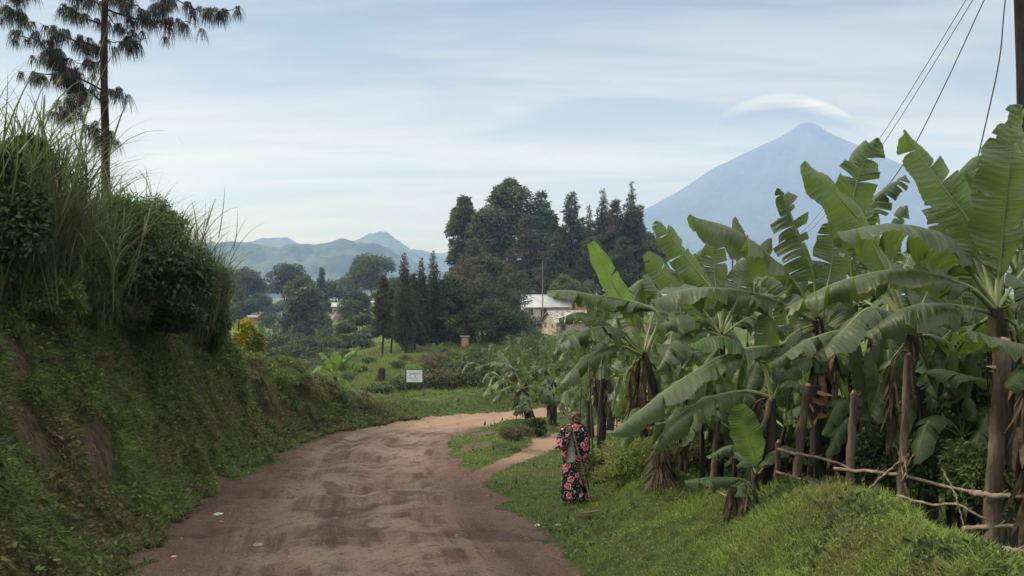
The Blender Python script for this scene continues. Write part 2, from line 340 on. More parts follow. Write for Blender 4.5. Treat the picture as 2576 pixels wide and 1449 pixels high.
# ------------------------------------------------------------------ ground, road, footpath
def ground_material():
    m, t, b = mat('earth and grass', 0.95, 0.12)
    at = lambda n_: nd(t, 'ShaderNodeAttribute', attribute_name=n_).outputs['Fac']
    g = t.nodes.new('ShaderNodeNewGeometry'); pos = g.outputs['Position']
    n0 = noise(t, .8, 5, .6, pos); n1 = noise(t, 6, 6, .65, pos); n2 = noise(t, 38, 5, .7, pos)
    sx_ = t.nodes.new('ShaderNodeSeparateXYZ'); t.links.new(pos, sx_.inputs[0]); cb_ = t.nodes.new('ShaderNodeCombineXYZ'); t.links.new(at('lat'), cb_.inputs[0]); t.links.new(sx_.outputs[1], cb_.inputs[1])
    stret = nd(t, 'ShaderNodeMapping'); t.links.new(cb_.outputs[0], stret.inputs[0]); stret.inputs['Scale'].default_value = (1.35, .05, 1)
    n3 = noise(t, 2.6, 6, .65, stret.outputs[0], .5)
    n4 = noise(t, 16, 4, .7, pos)
    # road earth: reddish brown, packed lighter tracks, dark damp crumbs
    e1 = mixc(t, ramp(t, n3, .36, .62), (.085, .052, .041), (.190, .130, .102))
    e2 = mixc(t, ramp(t, n0, .42, .60), e1, (.235, .175, .140))
    e2 = mixc(t, ramp(t, n4, .55, .66, 0, .55), e2, (.070, .043, .036))
    la_ = t.nodes.new('ShaderNodeMath'); la_.operation = 'ABSOLUTE'; t.links.new(at('lat'), la_.inputs[0]); lb_ = t.nodes.new('ShaderNodeMath'); lb_.operation = 'MULTIPLY_ADD'; t.links.new(n0, lb_.inputs[0]); lb_.inputs[1].default_value = 2.4; t.links.new(la_.outputs[0], lb_.inputs[2])
    e2 = mixc(t, ramp(t, lb_.outputs[0], 2.5, 3.3, 0, .7), e2, (.098, .062, .047))
    dp_ = noise(t, .55, 4, .6, pos, .8)
    e2 = mixc(t, ramp(t, dp_, .56, .62, 0, .6), e2, (.062, .040, .034))
    e3 = mixc(t, ramp(t, n1, .52, .72), e2, (.100, .060, .048))
    e4 = mixc(t, ramp(t, n2, .58, .66, 0, .7), e3, (.34, .28, .23))
    e5 = mixc(t, ramp(t, n2, .34, .42, .75, 0), e4, (.040, .024, .020))
    e6 = mixc(t, at('tan'), e5, mixc(t, n1, (.26, .175, .125), (.34, .24, .17)))  # paler earth: sunlight on the far road put into the colour, also footpath tan
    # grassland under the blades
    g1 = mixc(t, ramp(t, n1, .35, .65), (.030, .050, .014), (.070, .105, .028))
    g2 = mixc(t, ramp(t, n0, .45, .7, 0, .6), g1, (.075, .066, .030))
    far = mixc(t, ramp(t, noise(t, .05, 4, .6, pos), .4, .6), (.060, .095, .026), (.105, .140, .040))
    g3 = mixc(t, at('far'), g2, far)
    # bank soil
    vs = nd(t, 'ShaderNodeMapping'); t.links.new(pos, vs.inputs[0]); vs.inputs['Scale'].default_value = (1.6, 1.6, .35)
    nv = noise(t, 5, 6, .65, vs.outputs[0])
    s1 = mixc(t, ramp(t, nv, .35, .62), (.048, .032, .024), (.140, .098, .068))
    s2 = mixc(t, ramp(t, n2, .4, .6, 0, .5), s1, (.09, .066, .052))
    sc1 = t.nodes.new('ShaderNodeMath'); sc1.operation = 'ADD'; t.links.new(at('scar'), sc1.inputs[0])
    k = t.nodes.new('ShaderNodeMath'); k.operation = 'MULTIPLY_ADD'; t.links.new(n1, k.inputs[0]); k.inputs[1].default_value = 1.2; k.inputs[2].default_value = -.6; t.links.new(k.outputs[0], sc1.inputs[1])
    c = mixc(t, ramp(t, sc1.outputs[0], .38, .52), g3, s2)
    dm = t.nodes.new('ShaderNodeMath'); dm.operation = 'ADD'; t.links.new(at('dirt'), dm.inputs[0]); t.links.new(k.outputs[0], dm.inputs[1])
    c = mixc(t, ramp(t, dm.outputs[0], .36, .60), c, e6)
    t.links.new(c, b.inputs['Base Color'])
    hs = t.nodes.new('ShaderNodeMath'); hs.operation = 'MULTIPLY_ADD'; t.links.new(n2, hs.inputs[0]); hs.inputs[1].default_value = .35; t.links.new(n1, hs.inputs[2])
    bump(t, b, hs.outputs[0], 1.0, .085)
    return m
MT['ground'] = ground_material()
def build_ground():
    rings = np.concatenate([np.exp(np.linspace(math.log(.6), math.log(4.5), 22))[:-1], np.exp(np.linspace(math.log(4.5), math.log(44), 330))[:-1], np.exp(np.linspace(math.log(44), math.log(300), 110))[:-1], np.exp(np.linspace(math.log(300), math.log(7500), 50))])
    th = np.concatenate([np.linspace(-180, -42, 40)[:-1], np.linspace(-42, 42, 430)[:-1], np.linspace(42, 180, 40)[:-1]])
    rr, tt = np.meshgrid(rings, np.radians(th), indexing='ij')
    x = rr * np.sin(tt); y = rr * np.cos(tt); z = terr(x, y)
    road, path, br = dirtmask(x, y, z)
    dirt = np.maximum(np.maximum(road, path), br)
    tan = np.clip(sstep(25.5, 29.5, y + .6 * fbm(x, y, 2)) + path * sstep(17, 20, y), 0, 1) * .95  # road past the bank painted as if sunlit; the footpath is tan itself
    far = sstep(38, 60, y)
    scr = scar(x, y, z)
    lat = x - np.interp(y, ROADC[:11, 1], ROADC[:11, 0])
    V = np.stack([x, y, z], -1).reshape(-1, 3); nu, nv = rr.shape
    i = np.arange(nu - 1)[:, None]; j = np.arange(nv)[None, :]
    F = np.stack([i * nv + j, (i + 1) * nv + j, (i + 1) * nv + (j + 1) % nv, i * nv + (j + 1) % nv], -1).reshape(-1, 4)
    rf = road.ravel()[F].mean(1) > .5; pf = (path.ravel()[F].mean(1) > .5) & ~rf
    inner = np.array([[0, 0, float(terr(np.array([0.]), np.array([0.]))[0])]])
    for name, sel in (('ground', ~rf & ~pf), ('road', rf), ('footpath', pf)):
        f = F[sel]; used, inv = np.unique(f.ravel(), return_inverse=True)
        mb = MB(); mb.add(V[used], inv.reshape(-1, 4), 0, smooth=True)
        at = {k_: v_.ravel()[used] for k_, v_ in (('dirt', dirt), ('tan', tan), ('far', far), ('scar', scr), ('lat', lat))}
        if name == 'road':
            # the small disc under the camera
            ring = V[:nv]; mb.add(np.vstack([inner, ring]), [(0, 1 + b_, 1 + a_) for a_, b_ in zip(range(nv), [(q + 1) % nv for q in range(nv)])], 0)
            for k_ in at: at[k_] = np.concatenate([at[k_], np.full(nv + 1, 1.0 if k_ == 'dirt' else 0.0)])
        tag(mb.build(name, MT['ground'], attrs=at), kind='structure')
build_ground()
# ------------------------------------------------------------------ far hills and volcano
def hill_material(name, c1, c2, c3, sc_=.01):
    m, t, b = mat(name, 1.0, 0.0)
    p_ = wpos(t); a = noise(t, sc_, 8, .68, p_); a2 = noise(t, sc_ * 9, 4, .7, p_)
    c = mixc(t, ramp(t, a, .42, .58), c1, c2); c = mixc(t, ramp(t, a2, .52, .68), c, c3)
    t.links.new(c, b.inputs['Base Color'])
    return m
def hills():
    mh = hill_material('hill woodland', (.018, .035, .014), (.07, .10, .035), (.02, .03, .018), .012)
    def ridge(name, prof, D, depth, zb, rough, seed, terr_steps=0.0):
        px = np.array([p_[0] for p_ in prof], float); py = np.array([p_[1] for p_ in prof], float)
        xs = (np.arange(px[0], px[-1], 1.8)); h = (HY - np.interp(xs, px, py)) / FPX * D
        X_ = (xs - CX) / FPX * D
        vs_ = np.linspace(-1, 1, 90)
        xx, vv = np.meshgrid(X_, vs_, indexing='ij'); hh = np.repeat(h[:, None], len(vs_), 1)
        env = np.where(vv < 0, 1 - np.abs(vv) ** 1.25, 1 - vv ** 2)
        yy = D + vv * depth
        zz = zb + (hh - zb) * env + rough * fbm(xx * .008 + seed, yy * .008, 5) * (1 - np.exp(-((vv) / .12) ** 2)) * env
        zz = zz + rough * .05 * fbm(xx * .05, yy * .05 + seed, 3)
        V = np.stack([xx, yy, zz + CAMZ], -1).reshape(-1, 3)
        return V, len(X_), len(vs_)
    mb = MB()
    A = [(380, 700), (440, 655), (490, 632), (530, 618), (556, 609), (575, 607), (610, 609), (640, 612), (690, 622), (715, 627), (735, 622), (755, 614), (775, 613), (800, 619), (830, 614), (870, 612), (910, 612), (950, 622), (980, 634), (1020, 655), (1060, 675), (1110, 692), (1200, 705)]
    V, a, b_ = ridge('hills', A, 2300, 600, -60, 60, 2.0); mb.grid(V, a, b_)
    tag(mb.build('hills', mh), kind='structure')
    # hill-top trees of the nearer ridge
    mb2 = MB()
    B1 = [(560, 690), (600, 640), (622, 611), (640, 605), (662, 601), (690, 600), (712, 600), (725, 608), (745, 618), (770, 632), (800, 660), (840, 690), (870, 640), (880, 611), (900, 603), (920, 597), (940, 593), (955, 593), (975, 600), (1000, 612), (1025, 628), (1055, 640), (1090, 652), (1130, 650), (1180, 652), (1260, 668), (1400, 690)]
    V, a, b_ = ridge('hills', B1, 3500, 420, -60, 70, 9.0); mb2.grid(V, a, b_)
    B2 = [(980, 700), (1050, 645), (1090, 637), (1130, 634), (1180, 640), (1250, 655), (1400, 690), (1600, 705)]
    V, a, b_ = ridge('hills', B2, 4100, 400, -60, 50, 12.0); mb2.grid(V, a, b_)
    tag(mb2.build('hills', mh), kind='structure')
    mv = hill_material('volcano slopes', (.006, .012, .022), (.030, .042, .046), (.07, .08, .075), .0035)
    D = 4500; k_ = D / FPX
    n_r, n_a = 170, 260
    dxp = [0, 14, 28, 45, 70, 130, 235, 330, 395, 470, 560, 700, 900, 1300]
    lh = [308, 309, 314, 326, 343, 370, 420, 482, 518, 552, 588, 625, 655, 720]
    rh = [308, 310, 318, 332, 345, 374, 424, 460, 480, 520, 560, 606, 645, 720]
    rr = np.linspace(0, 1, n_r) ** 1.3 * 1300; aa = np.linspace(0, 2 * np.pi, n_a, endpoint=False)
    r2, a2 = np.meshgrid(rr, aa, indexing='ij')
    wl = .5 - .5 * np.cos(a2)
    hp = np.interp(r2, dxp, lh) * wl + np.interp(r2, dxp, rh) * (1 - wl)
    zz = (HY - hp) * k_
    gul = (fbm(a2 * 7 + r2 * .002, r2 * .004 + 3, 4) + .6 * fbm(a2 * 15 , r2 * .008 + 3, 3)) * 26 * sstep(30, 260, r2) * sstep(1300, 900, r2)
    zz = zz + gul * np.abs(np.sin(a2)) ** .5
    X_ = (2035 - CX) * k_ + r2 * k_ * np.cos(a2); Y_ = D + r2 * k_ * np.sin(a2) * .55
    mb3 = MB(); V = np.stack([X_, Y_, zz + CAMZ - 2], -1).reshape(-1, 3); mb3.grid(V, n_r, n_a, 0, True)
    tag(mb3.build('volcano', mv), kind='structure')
hills()
# ------------------------------------------------------------------ air
hb = MB(); hb.box((900, 2900, 420), (7000, 6400, 1000))
hz = bpy.data.materials.new('air'); hz.use_nodes = True; t_ = hz.node_tree; t_.nodes.clear()
pv = t_.nodes.new('ShaderNodeVolumePrincipled'); pv.inputs['Color'].default_value = (.37, .54, 1.0, 1); pv.inputs['Absorption Color'].default_value = (1, 1, 1, 1)
pv.inputs['Density'].default_value = .00028; pv.inputs['Anisotropy'].default_value = 0.1
oo = t_.nodes.new('ShaderNodeOutputMaterial'); t_.links.new(pv.outputs[0], oo.inputs['Volume'])
tag(hb.build('haze', hz), 'pale blue haze filling the air over the valley', 'haze', kind='stuff')
# ------------------------------------------------------------------ leaf clouds and blades
def rvec(rng, n): return nrm(rng.normal(size=(n, 3)))
def leafs(pos, ax, side, ln, wd_):
    """one pointed leaf face per position"""
    ln = np.asarray(ln)[:, None]; wd_ = np.asarray(wd_)[:, None]
    V = np.stack([pos, pos + ax * ln * .45 + side * wd_ * .5, pos + ax * ln, pos + ax * ln * .45 - side * wd_ * .5], 1).reshape(-1, 3)
    F = np.arange(len(pos) * 4).reshape(-1, 4)
    return V, F
def leafcloud(mb, rng, pos, out, size, aspect=.55, droop=0.0, mat=0, jitter=.8):
    n = len(pos); ax = nrm(out * .7 + rvec(rng, n) * jitter + np.array((0, 0, -droop)))
    side = nrm(np.cross(ax, nrm(out + rvec(rng, n) * .9)))
    s = size * (.6 + .8 * rng.rand(n)); V, F = leafs(pos, ax, side, s, s * aspect); mb.add(V, F, mat)
def blades(mb, rng, pos, up, ln, wd_, bend=.5, seg=2, mat=0, head=None):
    """curved grass blades"""
    n = len(pos); ln = np.broadcast_to(ln, (n,)); wd_ = np.broadcast_to(wd_, (n,)); bend = np.broadcast_to(bend, (n,))
    if head is None:
        a = rng.rand(n) * 2 * np.pi; h = np.stack([np.cos(a), np.sin(a), np.zeros(n)], -1)
    else: h = nrm(head)
    side = nrm(np.cross(up, h)); p = pos.copy(); rows = []
    th0 = np.zeros(n)
    for k in range(seg + 1):
        t = k / seg; w = wd_ * (1 - t) ** .7 * (1 if k else .75)
        if k < seg: rows += [p - side * (w * .5)[:, None], p + side * (w * .5)[:, None]]
        else: rows += [p]
        th = bend * (t + .5 / seg) * 1.9
        p = p + (up * np.cos(th)[:, None] + h * np.sin(th)[:, None]) * (ln / seg)[:, None] + np.array((0, 0, -1.)) * (ln * bend * .25 * t / seg)[:, None]
    m = 2 * seg + 1; V = np.stack(rows, 1).reshape(-1, 3); b = (np.arange(n) * m)[:, None]
    tri = b + np.array([[2 * seg - 2, 2 * seg - 1, 2 * seg]])
    mb.add(V, tri, mat)
    if seg > 1: mb.more(np.concatenate([b + np.array([[2 * k, 2 * k + 1, 2 * k + 3, 2 * k + 2]]) for k in range(seg - 1)], 0), mb.n - len(V), mat)
def curve(ctrl, n):
    """smooth curve through control points (centripetal-ish Catmull-Rom)"""
    c = np.asarray(ctrl, float); c = np.vstack([2 * c[0] - c[1], c, 2 * c[-1] - c[-2]])
    seg = np.linalg.norm(np.diff(c[1:-1], axis=0), axis=1); cum = np.concatenate([[0], np.cumsum(seg)]); cum /= cum[-1]
    t = np.linspace(0, 1, n); i = np.clip(np.searchsorted(cum, t, 'right') - 1, 0, len(seg) - 1); u = ((t - cum[i]) / (cum[i + 1] - cum[i]))[:, None]
    p0, p1, p2, p3 = c[i], c[i + 1], c[i + 2], c[i + 3]
    return .5 * ((2 * p1) + (-p0 + p2) * u + (2 * p0 - 5 * p1 + 4 * p2 - p3) * u ** 2 + (-p0 + 3 * p1 - 3 * p2 + p3) * u ** 3)
# ------------------------------------------------------------------ foliage materials
MT['euc'] = foliage('eucalyptus leaves', (0.034, 0.062, 0.027), (0.121, 0.182, 0.073), (0.038, 0.059, 0.030), .25, .6, .25)
MT['euc2'] = foliage('grey green leaves', (0.045, 0.071, 0.038), (0.166, 0.218, 0.108), (0.049, 0.075, 0.041), .25, .6, .25)
MT['con'] = foliage('dark conifer needles', (0.026, 0.044, 0.023), (0.102, 0.144, 0.069), (0.065, 0.065, 0.037), .15, .7, .4)
MT['con2'] = foliage('brownish conifer needles', (0.040, 0.049, 0.028), (0.134, 0.139, 0.078), (0.093, 0.074, 0.046), .15, .7, .35)
MT['mid'] = foliage('mid green leaves', (0.043, 0.071, 0.024), (0.140, 0.202, 0.064), (0.046, 0.068, 0.027), .3, .55, .4)
MT['lite'] = foliage('light green leaves', (0.083, 0.132, 0.037), (0.154, 0.209, 0.061), (0.066, 0.099, 0.033), .35, .5, .5)
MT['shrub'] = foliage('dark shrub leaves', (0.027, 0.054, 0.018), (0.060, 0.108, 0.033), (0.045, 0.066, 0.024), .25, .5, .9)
MT['shrub2'] = foliage('fresh shrub leaves', (0.044, 0.084, 0.020), (0.141, 0.226, 0.054), (0.058, 0.087, 0.026), .3, .5, 1.2)
MT['gold'] = foliage('golden hedge leaves', (.24, .26, .030), (.42, .39, .040), (.07, .11, .022), .3, .5, 1.6)
MT['rust'] = foliage('reddish brown scrub', (0.105, 0.084, 0.045), (0.175, 0.133, 0.070), (0.070, 0.092, 0.036), .2, .7, 1.2)
MT['grass'] = foliage('roadside grass', (.105, .175, .034), (.27, .37, .080), (.20, .21, .065), .35, .55, .9, .3)
MT['bankgrass'] = foliage('bank herbs', (.080, .125, .030), (.190, .250, .065), (.135, .130, .055), .3, .6, .8, .25)
MT['dry'] = foliage('dry hanging grass', (0.102, 0.084, 0.043), (0.240, 0.195, 0.105), (0.060, 0.072, 0.031), .2, .8, 1.3, .2)
MT['reed'] = foliage('tall grass blades', (.055, .095, .030), (.145, .205, .075), (.15, .15, .075), .35, .5, .9, .4)
MT['straw'] = foliage('straw coloured stalks', (0.190, 0.157, 0.090), (0.285, 0.237, 0.142), (0.123, 0.114, 0.057), .2, .7, 1.5, .3)
MT['pine'] = foliage('hanging pine needles', (0.022, 0.030, 0.020), (0.040, 0.044, 0.028), (0.040, 0.030, 0.022), .15, .6, .5)
MT['bark'] = bark('dark bark', (.022, .018, .015), (.062, .050, .042))
MT['barkl'] = bark('pale bark', (.14, .115, .09), (.26, .22, .18))
# ------------------------------------------------------------------ trees
def tree_trunk(base, h, r, parent, m, rng, lean=0.0, limbs=None):
    mb = MB(); n = 8; t = np.linspace(0, 1, n)
    pts = np.array(base)[None] + np.stack([lean * t * h + .02 * h * np.sin(t * 5 + base[0]), .02 * h * np.cos(t * 4), t * h], -1) - np.array((0, 0, .3)) * (t[:, None] == 0)
    mb.tube(pts, r * (1.15 - .85 * t), 7, 0)
    for q in (limbs or []):
        i = int(rng.randint(3, n - 1)); q = np.array(q)
        mb.tube(curve([pts[i], (pts[i] + q) / 2 + np.array((0, 0, .05 * h)), q], 6), np.linspace(r * .45, r * .1, 6), 5, 0)
    return mb.build('trunk', m, parent)
def tree(kind, px, ptop, d, wpx, label, matk='mid', leaf=None, n=4500, seed=0, group=None, pbase=None, cat='tree', name=None, lift=.12, y2=None, trunk='bark'):
    """tree whose top shows at column px, row ptop, at distance d; wpx crown width in picture units"""
    rng = np.random.RandomState(seed + int(px)); base = onground(px, d)
    if pbase is not None:
        zb = CAMZ + (HY - pbase) / FPX * d; base[2] = min(base[2], zb) if zb < base[2] else base[2]
    top = CAMZ + (HY - ptop) / FPX * d; H = max(top - base[2], .5); W = wpx / FPX * d
    leaf = leaf or max(.16, d * .0024)
    n = int(n * 2.3)
    root = thing(name or {'con': 'conifer_tree', 'euc': 'eucalyptus_tree', 'cyp': 'cypress_tree'}.get(kind, 'tree'), base, label, cat, group)
    C_ = []; Rr = []; droop = .3; asp = .5
    c0 = base + np.array((0, 0, 0.))
    if kind in ('broad', 'dome'):
        k = 26; zl = .42 if kind == 'broad' else .24
        for i in range(k):
            th = rng.rand() * 6.283; v = rng.rand(); ph = math.acos(1 - 1.55 * v) if kind == 'broad' else math.acos(1 - 1.1 * v)
            rr = .36; cz = .62 if kind == 'broad' else .48; hz = (1 - cz) * .80
            p = c0 + np.array((math.sin(ph) * math.cos(th) * W * rr, math.sin(ph) * math.sin(th) * W * rr, H * cz + math.cos(ph) * H * (hz if math.cos(ph) > 0 else cz - zl) ))
            C_.append(p); Rr.append(W * (.13 + .09 * rng.rand()))
        lo = .25
    elif kind == 'euc':
        droop = .9; asp = .38
        k = 30
        for i in range(k):
            t = .16 + .80 * ((i + .5) / k) + .03 * rng.randn(); th = i * 2.399 + rng.rand(); prof = np.interp(t, [.1, .3, .6, .82, .97], [.30, .38, .36, .22, .05])
            rr = W * prof * (.5 + .5 * rng.rand()); p = c0 + np.array((math.cos(th) * rr, math.sin(th) * rr, H * t)); C_.append(p); Rr.append(W * (.12 + .10 * rng.rand()) * (1.0 if t < .85 else .7))
    elif kind == 'con':
        droop = .25; asp = .22
        k = 64
        for i in range(k):
            t = lift + (1.0 - lift) * ((i + .5) / k) ** .9; th = i * 2.399 + rng.rand() * .6; rad = W * .5 * (1 - t) ** .8 * (.25 + .95 * rng.rand()) * (1 if t > lift + .12 else .6) * (1 + .25 * math.sin(t * 17 + px))
            p = c0 + np.array((math.cos(th) * rad, math.sin(th) * rad, H * t - .08 * rad)); C_.append(p); Rr.append(max(W * .035, W * (.16 - .10 * t) * (.6 + .7 * rng.rand())))
    elif kind == 'cyp':
        droop = -.5; asp = .25
        k = 40
        for i in range(k):
            t = lift + (1 - lift) * (i + .5) / k; th = i * 2.399; rad = W * .34 * min(1, (1 - t) * 1.9 + .08) * (.2 + .9 * rng.rand())
            p = c0 + np.array((math.cos(th) * rad, math.sin(th) * rad, H * t)); C_.append(p); Rr.append(W * (.16 * min(1, (1 - t) * 1.8 + .12)) * (.7 + .5 * rng.rand()))
    elif kind == 'cedar':   # broad dark conifer with ragged sprays
        droop = .3; asp = .24
        k = 95
        for i in range(k):
            t = lift + (1 - lift) * ((i + .5) / k); th = i * 2.399 + rng.rand(); prof = np.interp(t, [0, .12, .35, .62, .85, 1], [.30, .46, .50, .42, .22, .02])
            rad = W * prof * (.55 + .5 * rng.rand()); p = c0 + np.array((math.cos(th) * rad, math.sin(th) * rad, H * t)); C_.append(p); Rr.append(W * (.055 + .05 * rng.rand()))
    C_ = np.array(C_); Rr = np.array(Rr) * {'broad': 1.3, 'dome': 1.3, 'euc': 1.25, 'con': 1.2, 'cyp': 1.5, 'cedar': 1.25}[kind]
    mb = MB(); per = np.maximum(20, (n * Rr ** 2 / np.sum(Rr ** 2))).astype(int)
    idx = np.repeat(np.arange(len(C_)), per); m_ = len(idx); dirs = rvec(rng, m_)
    if kind in ('broad', 'dome', 'euc'): dirs[:, 2] = np.where(dirs[:, 2] < -.35, -dirs[:, 2] * .8, dirs[:, 2]); dirs = nrm(dirs)
    sq = np.array((1, 1, .78 if kind in ('broad', 'dome') else (1.05 if kind == 'euc' else (1.5 if kind == 'cyp' else .55))))
    rr = Rr[idx] * (.45 + .62 * rng.rand(m_) ** .6)
    pos = C_[idx] + dirs * rr[:, None] * sq
    if kind in ('con', 'cedar'):
        outw = C_[idx] - c0; outw[:, 2] = 0; outw = nrm(outw + 1e-6); pos += outw * (rr * .5 * rng.rand(m_))[:, None]; dirs = nrm(dirs * .6 + outw * .9)
    pos[:, 2] = np.maximum(pos[:, 2], base[2] + .05)
    leafcloud(mb, rng, pos, dirs, leaf * (1.6 if kind in ('con', 'cedar', 'cyp', 'euc') else 1.0), asp, droop)
    mb.build('crown', MT[matk], root)
    lim = [C_[i] for i in rng.choice(len(C_), min(7, len(C_)), False)] if kind not in ('con', 'cyp') else []
    tree_trunk(base, H * (.8 if kind in ('con', 'cyp', 'cedar') else .6), max(.06, H * .013), root, MT[trunk], rng, 0, lim)
    return root
def shrub(name, c, size, matk, n, leaf, label, cat='shrub', group=None, seed=1, asp=.5, lumps=16, mats=None, base=None, droop=.2, stems=6, ground_clamp=True):
    """leafy bush: c centre, size semi axes"""
    rng = np.random.RandomState(seed); c = np.array(c, float); size = np.array(size, float)
    b = np.array((c[0], c[1], c[2] - size[2])) if base is None else np.array(base)
    root = thing(name, b, label, cat, group)
    dirs = rvec(rng, lumps); dirs[:, 2] = np.where(dirs[:, 2] < -.2, dirs[:, 2] * .9, dirs[:, 2])
    C_ = c + nrm(dirs) * size * (.45 + .3 * rng.rand(lumps))[:, None]; Rr = (.30 + .22 * rng.rand(lumps))
    idx = rng.randint(0, lumps, n); dd = rvec(rng, n); dd[:, 2] = np.where(dd[:, 2] < -.5, -dd[:, 2], dd[:, 2])
    pos = C_[idx] + dd * size * (Rr[idx] * (.55 + .6 * rng.rand(n)))[:, None]
    pos[:, 2] = np.maximum(pos[:, 2], terr(pos[:, 0], pos[:, 1]) + .02 + .1 * rng.rand(n)) if ground_clamp else pos[:, 2]
    mb = MB(); leafcloud(mb, rng, pos, dd, leaf, asp, droop); mb.build('foliage', MT[matk], root)
    ms = MB()
    for i in range(stems):
        q = C_[i % lumps]; b2 = (c - np.array((0, 0, size[2] * .45))) if ground_clamp else b; ms.tube(curve([b2 + np.array(((rng.rand() - .5) * size[0] * .3, (rng.rand() - .5) * size[1] * .3, -.1)), (b2 + q) / 2 + rvec(rng, 1)[0] * .08 * size[0], q], 6), np.linspace(.03, .008, 6) * max(size[2], .4), 5)
    ms.build('stem', MT['bark'], root)
    return root
# ------------------------------------------------------------------ banana plants
def banana_material(tr_=.30, gain=None):
    m, t, b = mat('banana leaf', 0.40, 0.55)
    uv = t.nodes.new('ShaderNodeUVMap'); mp_ = t.nodes.new('ShaderNodeMapping'); t.links.new(uv.outputs[0], mp_.inputs[0]); mp_.inputs['Scale'].default_value = (60, 1.2, 1)
    vein = noise(t, 1.0, 4, .6, mp_.outputs[0])
    oi = t.nodes.new('ShaderNodeObjectInfo'); g = t.nodes.new('ShaderNodeNewGeometry')
    c = mixc(t, oi.outputs['Random'], (.026, .058, .016), (.062, .102, .030))
    c = mixc(t, ramp(t, noise(t, 2.2, 4, .6, g.outputs['Position']), .4, .68), c, (.062, .078, .036))
    c = mixc(t, ramp(t, vein, .3, .7, 0, .45), c, (.095, .135, .055))
    # brown scorched margins and tips
    sx = t.nodes.new('ShaderNodeSeparateXYZ'); t.links.new(uv.outputs[0], sx.inputs[0])
    ed = t.nodes.new('ShaderNodeMath'); ed.operation = 'ABSOLUTE'; t.links.new(sx.outputs[1], ed.inputs[0])
    e2 = t.nodes.new('ShaderNodeMath'); e2.operation = 'MULTIPLY_ADD'; t.links.new(noise(t, 5, 4, .6, g.outputs['Position']), e2.inputs[0]); e2.inputs[1].default_value = .30; t.links.new(ed.outputs[0], e2.inputs[2])
    c = mixc(t, ramp(t, e2.outputs[0], 1.09, 1.17, 0, .9), c, (.10, .070, .036))
    bk = mixc(t, .4, c, (.085, .115, .065))
    c = mixc(t, g.outputs['Backfacing'], c, bk)
    t.links.new(c, b.inputs['Base Color'])
    if gain: c = mixc(t, .8, c, gain); t.links.new(c, b.inputs['Base Color'])
    bump(t, b, vein, .8, .02)
    tr = t.nodes.new('ShaderNodeBsdfTranslucent')
    tcx = mixc(t, .7, c, (.22, .34, .05)); t.links.new(tcx, tr.inputs[0])
    ms = t.nodes.new('ShaderNodeMixShader'); ms.inputs[0].default_value = tr_
    t.links.new(b.outputs[0], ms.inputs[1]); t.links.new(tr.outputs[0], ms.inputs[2]); t.links.new(ms.outputs[0], t.nodes['Material Output'].inputs[0])
    return m
def simple(name, c1, c2, rough=.8, spec=.3, scale=8, b_=.3, stretch=(1, 1, 1)):
    m, t, b = mat(name, rough, spec); n_ = noise(t, scale, 5, .6, wpos(t, stretch)); t.links.new(mixc(t, ramp(t, n_, .35, .65), c1, c2), b.inputs['Base Color'])
    if b_: bump(t, b, n_, b_, .01)
    return m
MT['ban'] = banana_material(); MT['young'] = banana_material(.5, (.13, .25, .035)); MT['fresh'] = banana_material(.36, (.075, .135, .035))
MT['rib'] = simple('leaf midrib', (.16, .19, .075), (.22, .25, .11), .5, .4, 5)
MT['petiole'] = simple('leaf stalk', (.10, .13, .050), (.15, .17, .075), .5, .4, 5)
MT['pseudo'] = simple('banana stem sheaths', (.012, .011, .010), (.042, .034, .027), .75, .3, 5, .9, (3.5, 3.5, .35))
MT['deadleaf'] = simple('dead banana leaf', (.055, .040, .028), (.135, .100, .066), .9, .15, 9, .5, (1, 1, 1))
MT['youngleaf'] = None
